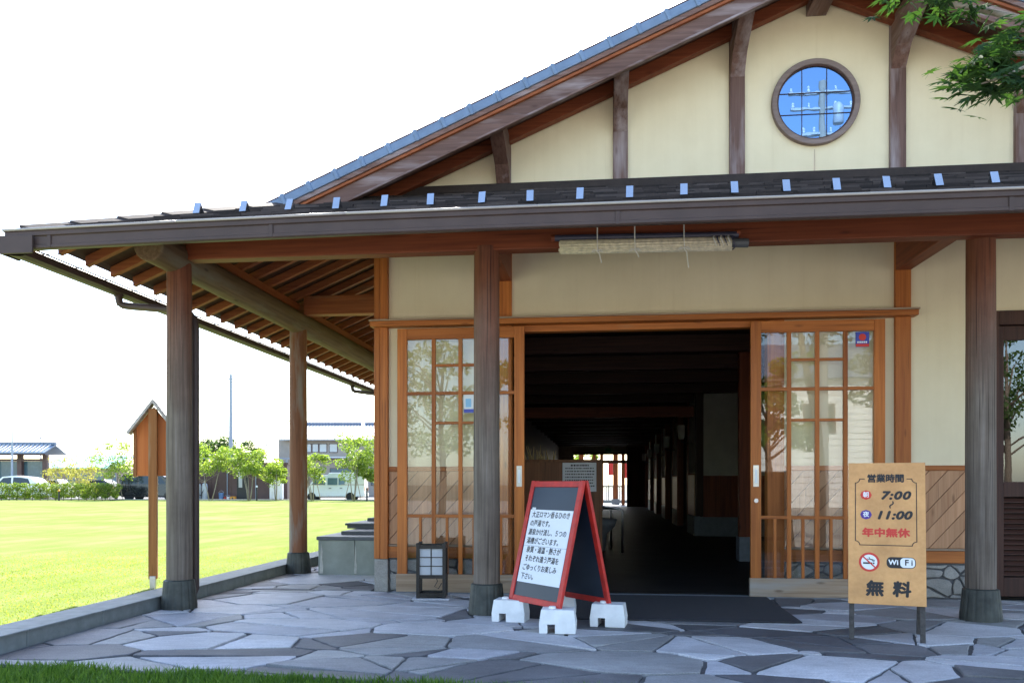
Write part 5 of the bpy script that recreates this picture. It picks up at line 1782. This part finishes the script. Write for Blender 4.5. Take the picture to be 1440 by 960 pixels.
# ================================================================== BEHIND THE CAMERA (seen in the glass)
up_ = thing('street_pole', 'concrete utility pole with transformer, mirrored in the round window', 'utility pole', (6.32, -7.6, 0))
MB().tube([(0, 0, -.1), (0, 0, 12.9)], [.15, .09], 14).build('shaft', 'concrete_pole', up_, local=True, smooth='angle')
for z, w in ((12.55, .95), (12.1, .9), (11.35, .6)):
    a = MB().box(-w, w, -.06, .06, z - .03, z + .03).build('crossarm', 'utility_steel', up_, local=True)
    for x in (-w + .08, -w * .4, w * .4, w - .08):
        MB().lathe([(.02, z + .03), (.045, z + .08), (.025, z + .11), (.04, z + .16), (.015, z + .2)], (x, 0, 0), 8).build('insulator', 'gas_grey', a, local=True)
for x in (.42,):
    MB().lathe([(.13, 11.6), (.15, 11.65), (.15, 12.1), (.08, 12.2)], (x, .1, 0), 14).build('transformer', 'utility_steel', up_, local=True, smooth='angle')
wb = thing('siding_house', 'white clapboard house across the road, mirrored in the right door', 'building', (4.0, -24, 0))
MB().box(0, 13, -7, 0, 0, 6.2).build('wall', 'siding_white', wb, local=True)
for k in range(20):
    MB().hexa([(0, .0, .3 + k * .3), (13, .0, .3 + k * .3), (13, .03, .3 + k * .3), (0, .03, .3 + k * .3), (0, .0, .57 + k * .3), (13, .0, .57 + k * .3), (13, .008, .57 + k * .3), (0, .008, .57 + k * .3)]).build('siding_board', 'siding_white', wb, local=True)
for x in (2, 5.5, 9):
    f = MB().box(x, x + 1.5, .03, .09, 3.6, 5.0).build('window', 'cladding_trim', wb, local=True)
    MB().box(x + .08, x + 1.42, .09, .1, 3.68, 4.92).build('pane', 'car_glass', f, local=True)
MB().prism([(-.5, 6.2), (13.5, 6.2), (12, 7.8), (1, 7.8)], lambda u, v, dd: (u, dd, v), -7.4, .4).build('roof', 'ridge_tile', wb, local=True)
def big_tree(x, y, h, cw, seed, label, mt='leaf_young', n=3200):
    rg = random.Random(seed)
    tr = thing('street_tree', label, 'tree', (x, y, -.03), 0, 'trees across the forecourt')
    mb = MB()
    mb.tube([(0, 0, -.1), (.05, 0, h * .25), (-.03, .04, h * .5), (0, 0, h * .8)], [.14, .11, .08, .03], 8)
    clumps = []
    for k in range(22):
        a, rr = rg.uniform(0, 2 * pi), cw * .5 * math.sqrt(rg.random())
        z = h * rg.uniform(.4, .97)
        e = Vector((cos(a) * rr, sin(a) * rr, z))
        mb.tube([(0, 0, z * .75), tuple(e * .6 + Vector((0, 0, z * .36))), tuple(e)], [.04, .025, .008], 5)
        r_ = cw * rg.uniform(.12, .2)
        clumps.append((e, (r_, r_, r_ * .7), 1 / 22))
    mb.build('trunk', 'bark', tr, local=True, smooth=True)
    leaf_cloud('crown', clumps, n, .10, mt, tr, seed)
big_tree(-5.6, -11, 6.2, 3.6, 71, 'street tree behind the camera, mirrored in the left door')
big_tree(-2.4, -13, 6.6, 3.4, 72, 'second street tree, mirrored at the right of the left door')
big_tree(5.2, -10, 5.6, 2.6, 73, 'street tree mirrored in the right door')
big_tree(9.8, -11, 6.4, 3.2, 74, 'street tree mirrored in the brown service door', 'leaf_dark')

big_tree(13.2, -11.5, 6.8, 3.8, 75, 'taller street tree mirrored at the far right service door', 'leaf_dark')

# ================================================================== MAPLE hanging into the picture at the top right
mp = thing('maple_tree', 'green maple whose leafy branch hangs into the top right corner', 'tree', (3.7, 2.5, 0))
mb = MB()
mb.tube([(3.7, 2.5, -.1), (3.72, 2.52, 1.2), (3.62, 2.6, 2.3), (3.4, 2.75, 3.2), (3.2, 2.9, 4.2)], [.11, .09, .075, .055, .03], 10)
mb.build('trunk', 'bark', mp, smooth=True)
rgm = random.Random(99)
def P3(px, py, t):
    u, v = (px - 720) / FOC, (680 - py) / FOC
    return Vector((t * (u * cos(YAW) - sin(YAW)), t * (u * sin(YAW) + cos(YAW)), EYE + t * v))
twigs = []
def branch(pts, r0, r1):
    pts = [Vector(p) for p in pts]
    n = len(pts)
    MB().tube(pts, [r0 + (r1 - r0) * i / (n - 1) for i in range(n)], 7).build('branch', 'bark_pale', mp, smooth=True)
    return pts
B0 = Vector((3.5, 2.7, 2.95))
b1 = branch([B0, P3(1540, 70, 3.15), P3(1440, 28, 3.2), P3(1370, 12, 3.25), P3(1290, -2, 3.3), P3(1240, -12, 3.3)], .02, .004)
b2 = branch([B0, P3(1560, 120, 3.05), P3(1470, 78, 3.1), P3(1420, 75, 3.15), P3(1375, 90, 3.15), P3(1345, 105, 3.15)], .018, .003)
b3 = branch([P3(1470, 78, 3.1), P3(1430, 100, 3.05), P3(1400, 112, 3.05), P3(1380, 118, 3.05)], .008, .003)
b4 = branch([P3(1440, 28, 3.2), P3(1430, 50, 3.2), P3(1400, 62, 3.22)], .006, .003)
b5 = branch([B0, P3(1600, 20, 3.0), P3(1500, -30, 3.1), P3(1400, -60, 3.2), P3(1300, -70, 3.3)], .018, .004)
def maple_leaf():
    mb = MB()
    tipsA = [(-125, .55), (-70, .82), (-32, .95), (0, 1.08), (32, .95), (70, .82), (125, .55)]
    pts = []
    for i, (a, L) in enumerate(tipsA):
        aa = R(a)
        # lobe: base notch, shoulder, tip, shoulder
        w = .20 * L
        for s, rr, off in ((-1, .52, w * .62), (0, 1, 0), (1, .52, w * .62)):
            r_ = L * rr
            x, y = sin(aa) * r_, cos(aa) * r_
            pts.append((x + s * cos(aa) * off, y - s * sin(aa) * off))
        if i < len(tipsA) - 1:
            a2 = R((a + tipsA[i + 1][0]) / 2)
            pts.append((sin(a2) * .27, cos(a2) * .27))
    pts.append((0, -.12))
    n = len(pts)
    vv = [(0, 0, .04)] + [(x, y, .05 - .16 * (x * x + y * y)) for x, y in pts]
    mb.add(vv, [(0, 1 + i, 1 + (i + 1) % n) for i in range(n)])
    o = len(mb.v)
    mb.add([(-.012, -.1, .03), (.012, -.1, .03), (.008, -.85, -.02), (-.008, -.85, -.02)], [(0, 1, 2, 3)])
    me = bpy.data.meshes.new('leaf')
    me.from_pydata([(x * .046, y * .046, z * .046) for x, y, z in mb.v], [], mb.f)
    me.materials.append(M['leaf_maple'])
    return me
lm = maple_leaf()
def put_leaf(p, nrm, tip, sc):
    o = link('leaf', lm, None, mp)
    nrm = nrm.normalized()
    tip = (tip - nrm * tip.dot(nrm)).normalized()
    x = tip.cross(nrm)
    m = Matrix((x, tip, nrm)).transposed().to_4x4()
    m.translation = p
    o.matrix_basis = m @ Matrix.Diagonal((sc, sc, sc, 1))
count = 0
def dress(pts, n, spread, drop=.03):
    global count
    for i in range(n):
        k = rgm.uniform(.25, 1) * (len(pts) - 1)
        a = int(min(k, len(pts) - 2))
        p = pts[a].lerp(pts[a + 1], k - a)
        p = p + Vector((rgm.gauss(0, spread), rgm.gauss(0, spread * 1.2), rgm.gauss(-drop, spread * .55)))
        nrm = Vector((rgm.gauss(0, .45), rgm.gauss(-.35, .45), 1))
        tip = Vector((rgm.gauss(-.4, .6), rgm.gauss(-.2, .6), rgm.gauss(-.55, .3)))
        put_leaf(p, nrm, tip, rgm.uniform(1.0, 1.6))
        count += 1
dress(b1[2:], 64, .04, .0)
dress(b2[2:], 100, .05, .025)
dress(b3, 74, .05, .03)
dress(b4, 30, .04, .01)
dress(b5[2:], 24, .06, .0)
# the rest of its crown, out of the picture
cl = []
for k in range(16):
    cl.append(((3.5 + rgm.uniform(-1.0, 1.5), 2.6 + rgm.uniform(-1.4, 1.2), 4.0 + rgm.uniform(-.3, 1.0)), (.5, .5, .22), 1 / 16))
o = leaf_cloud('crown', cl, 1800, .05, 'leaf_maple', mp, 5, local=False)
o['kind'] = 'stuff'
# maple foliage on the thicker, out of frame parts of the same branches
def leaf_mass():
    src_v = [v.co.copy() for v in lm.vertices]
    src_f = [tuple(p.vertices) for p in lm.polygons]
    vv, ff = [], []
    for pts, n in ((b1[:3], 90), (b2[:3], 110), (b5[:4], 120)):
        for _ in range(n):
            k = rgm.uniform(.0, 1) * (len(pts) - 1)
            a = int(min(k, len(pts) - 2))
            p = pts[a].lerp(pts[a + 1], k - a) + Vector((rgm.gauss(.05, .10), rgm.gauss(0, .14), rgm.gauss(.03, .06)))
            nrm = Vector((rgm.gauss(0, .45), rgm.gauss(-.35, .45), 1)).normalized()
            tip = Vector((rgm.gauss(-.4, .6), rgm.gauss(-.2, .6), rgm.gauss(-.55, .3)))
            tip = (tip - nrm * tip.dot(nrm)).normalized()
            m = Matrix((tip.cross(nrm), tip, nrm)).transposed()
            sc = rgm.uniform(.95, 1.5)
            o = len(vv)
            vv += [tuple(p + m @ (c * sc)) for c in src_v]
            ff += [tuple(i + o for i in f) for f in src_f]
    me = bpy.data.meshes.new('leaf_mass')
    me.from_pydata(vv, [], ff)
    link('leaf_mass', me, 'leaf_maple', mp, kind='stuff')
leaf_mass()
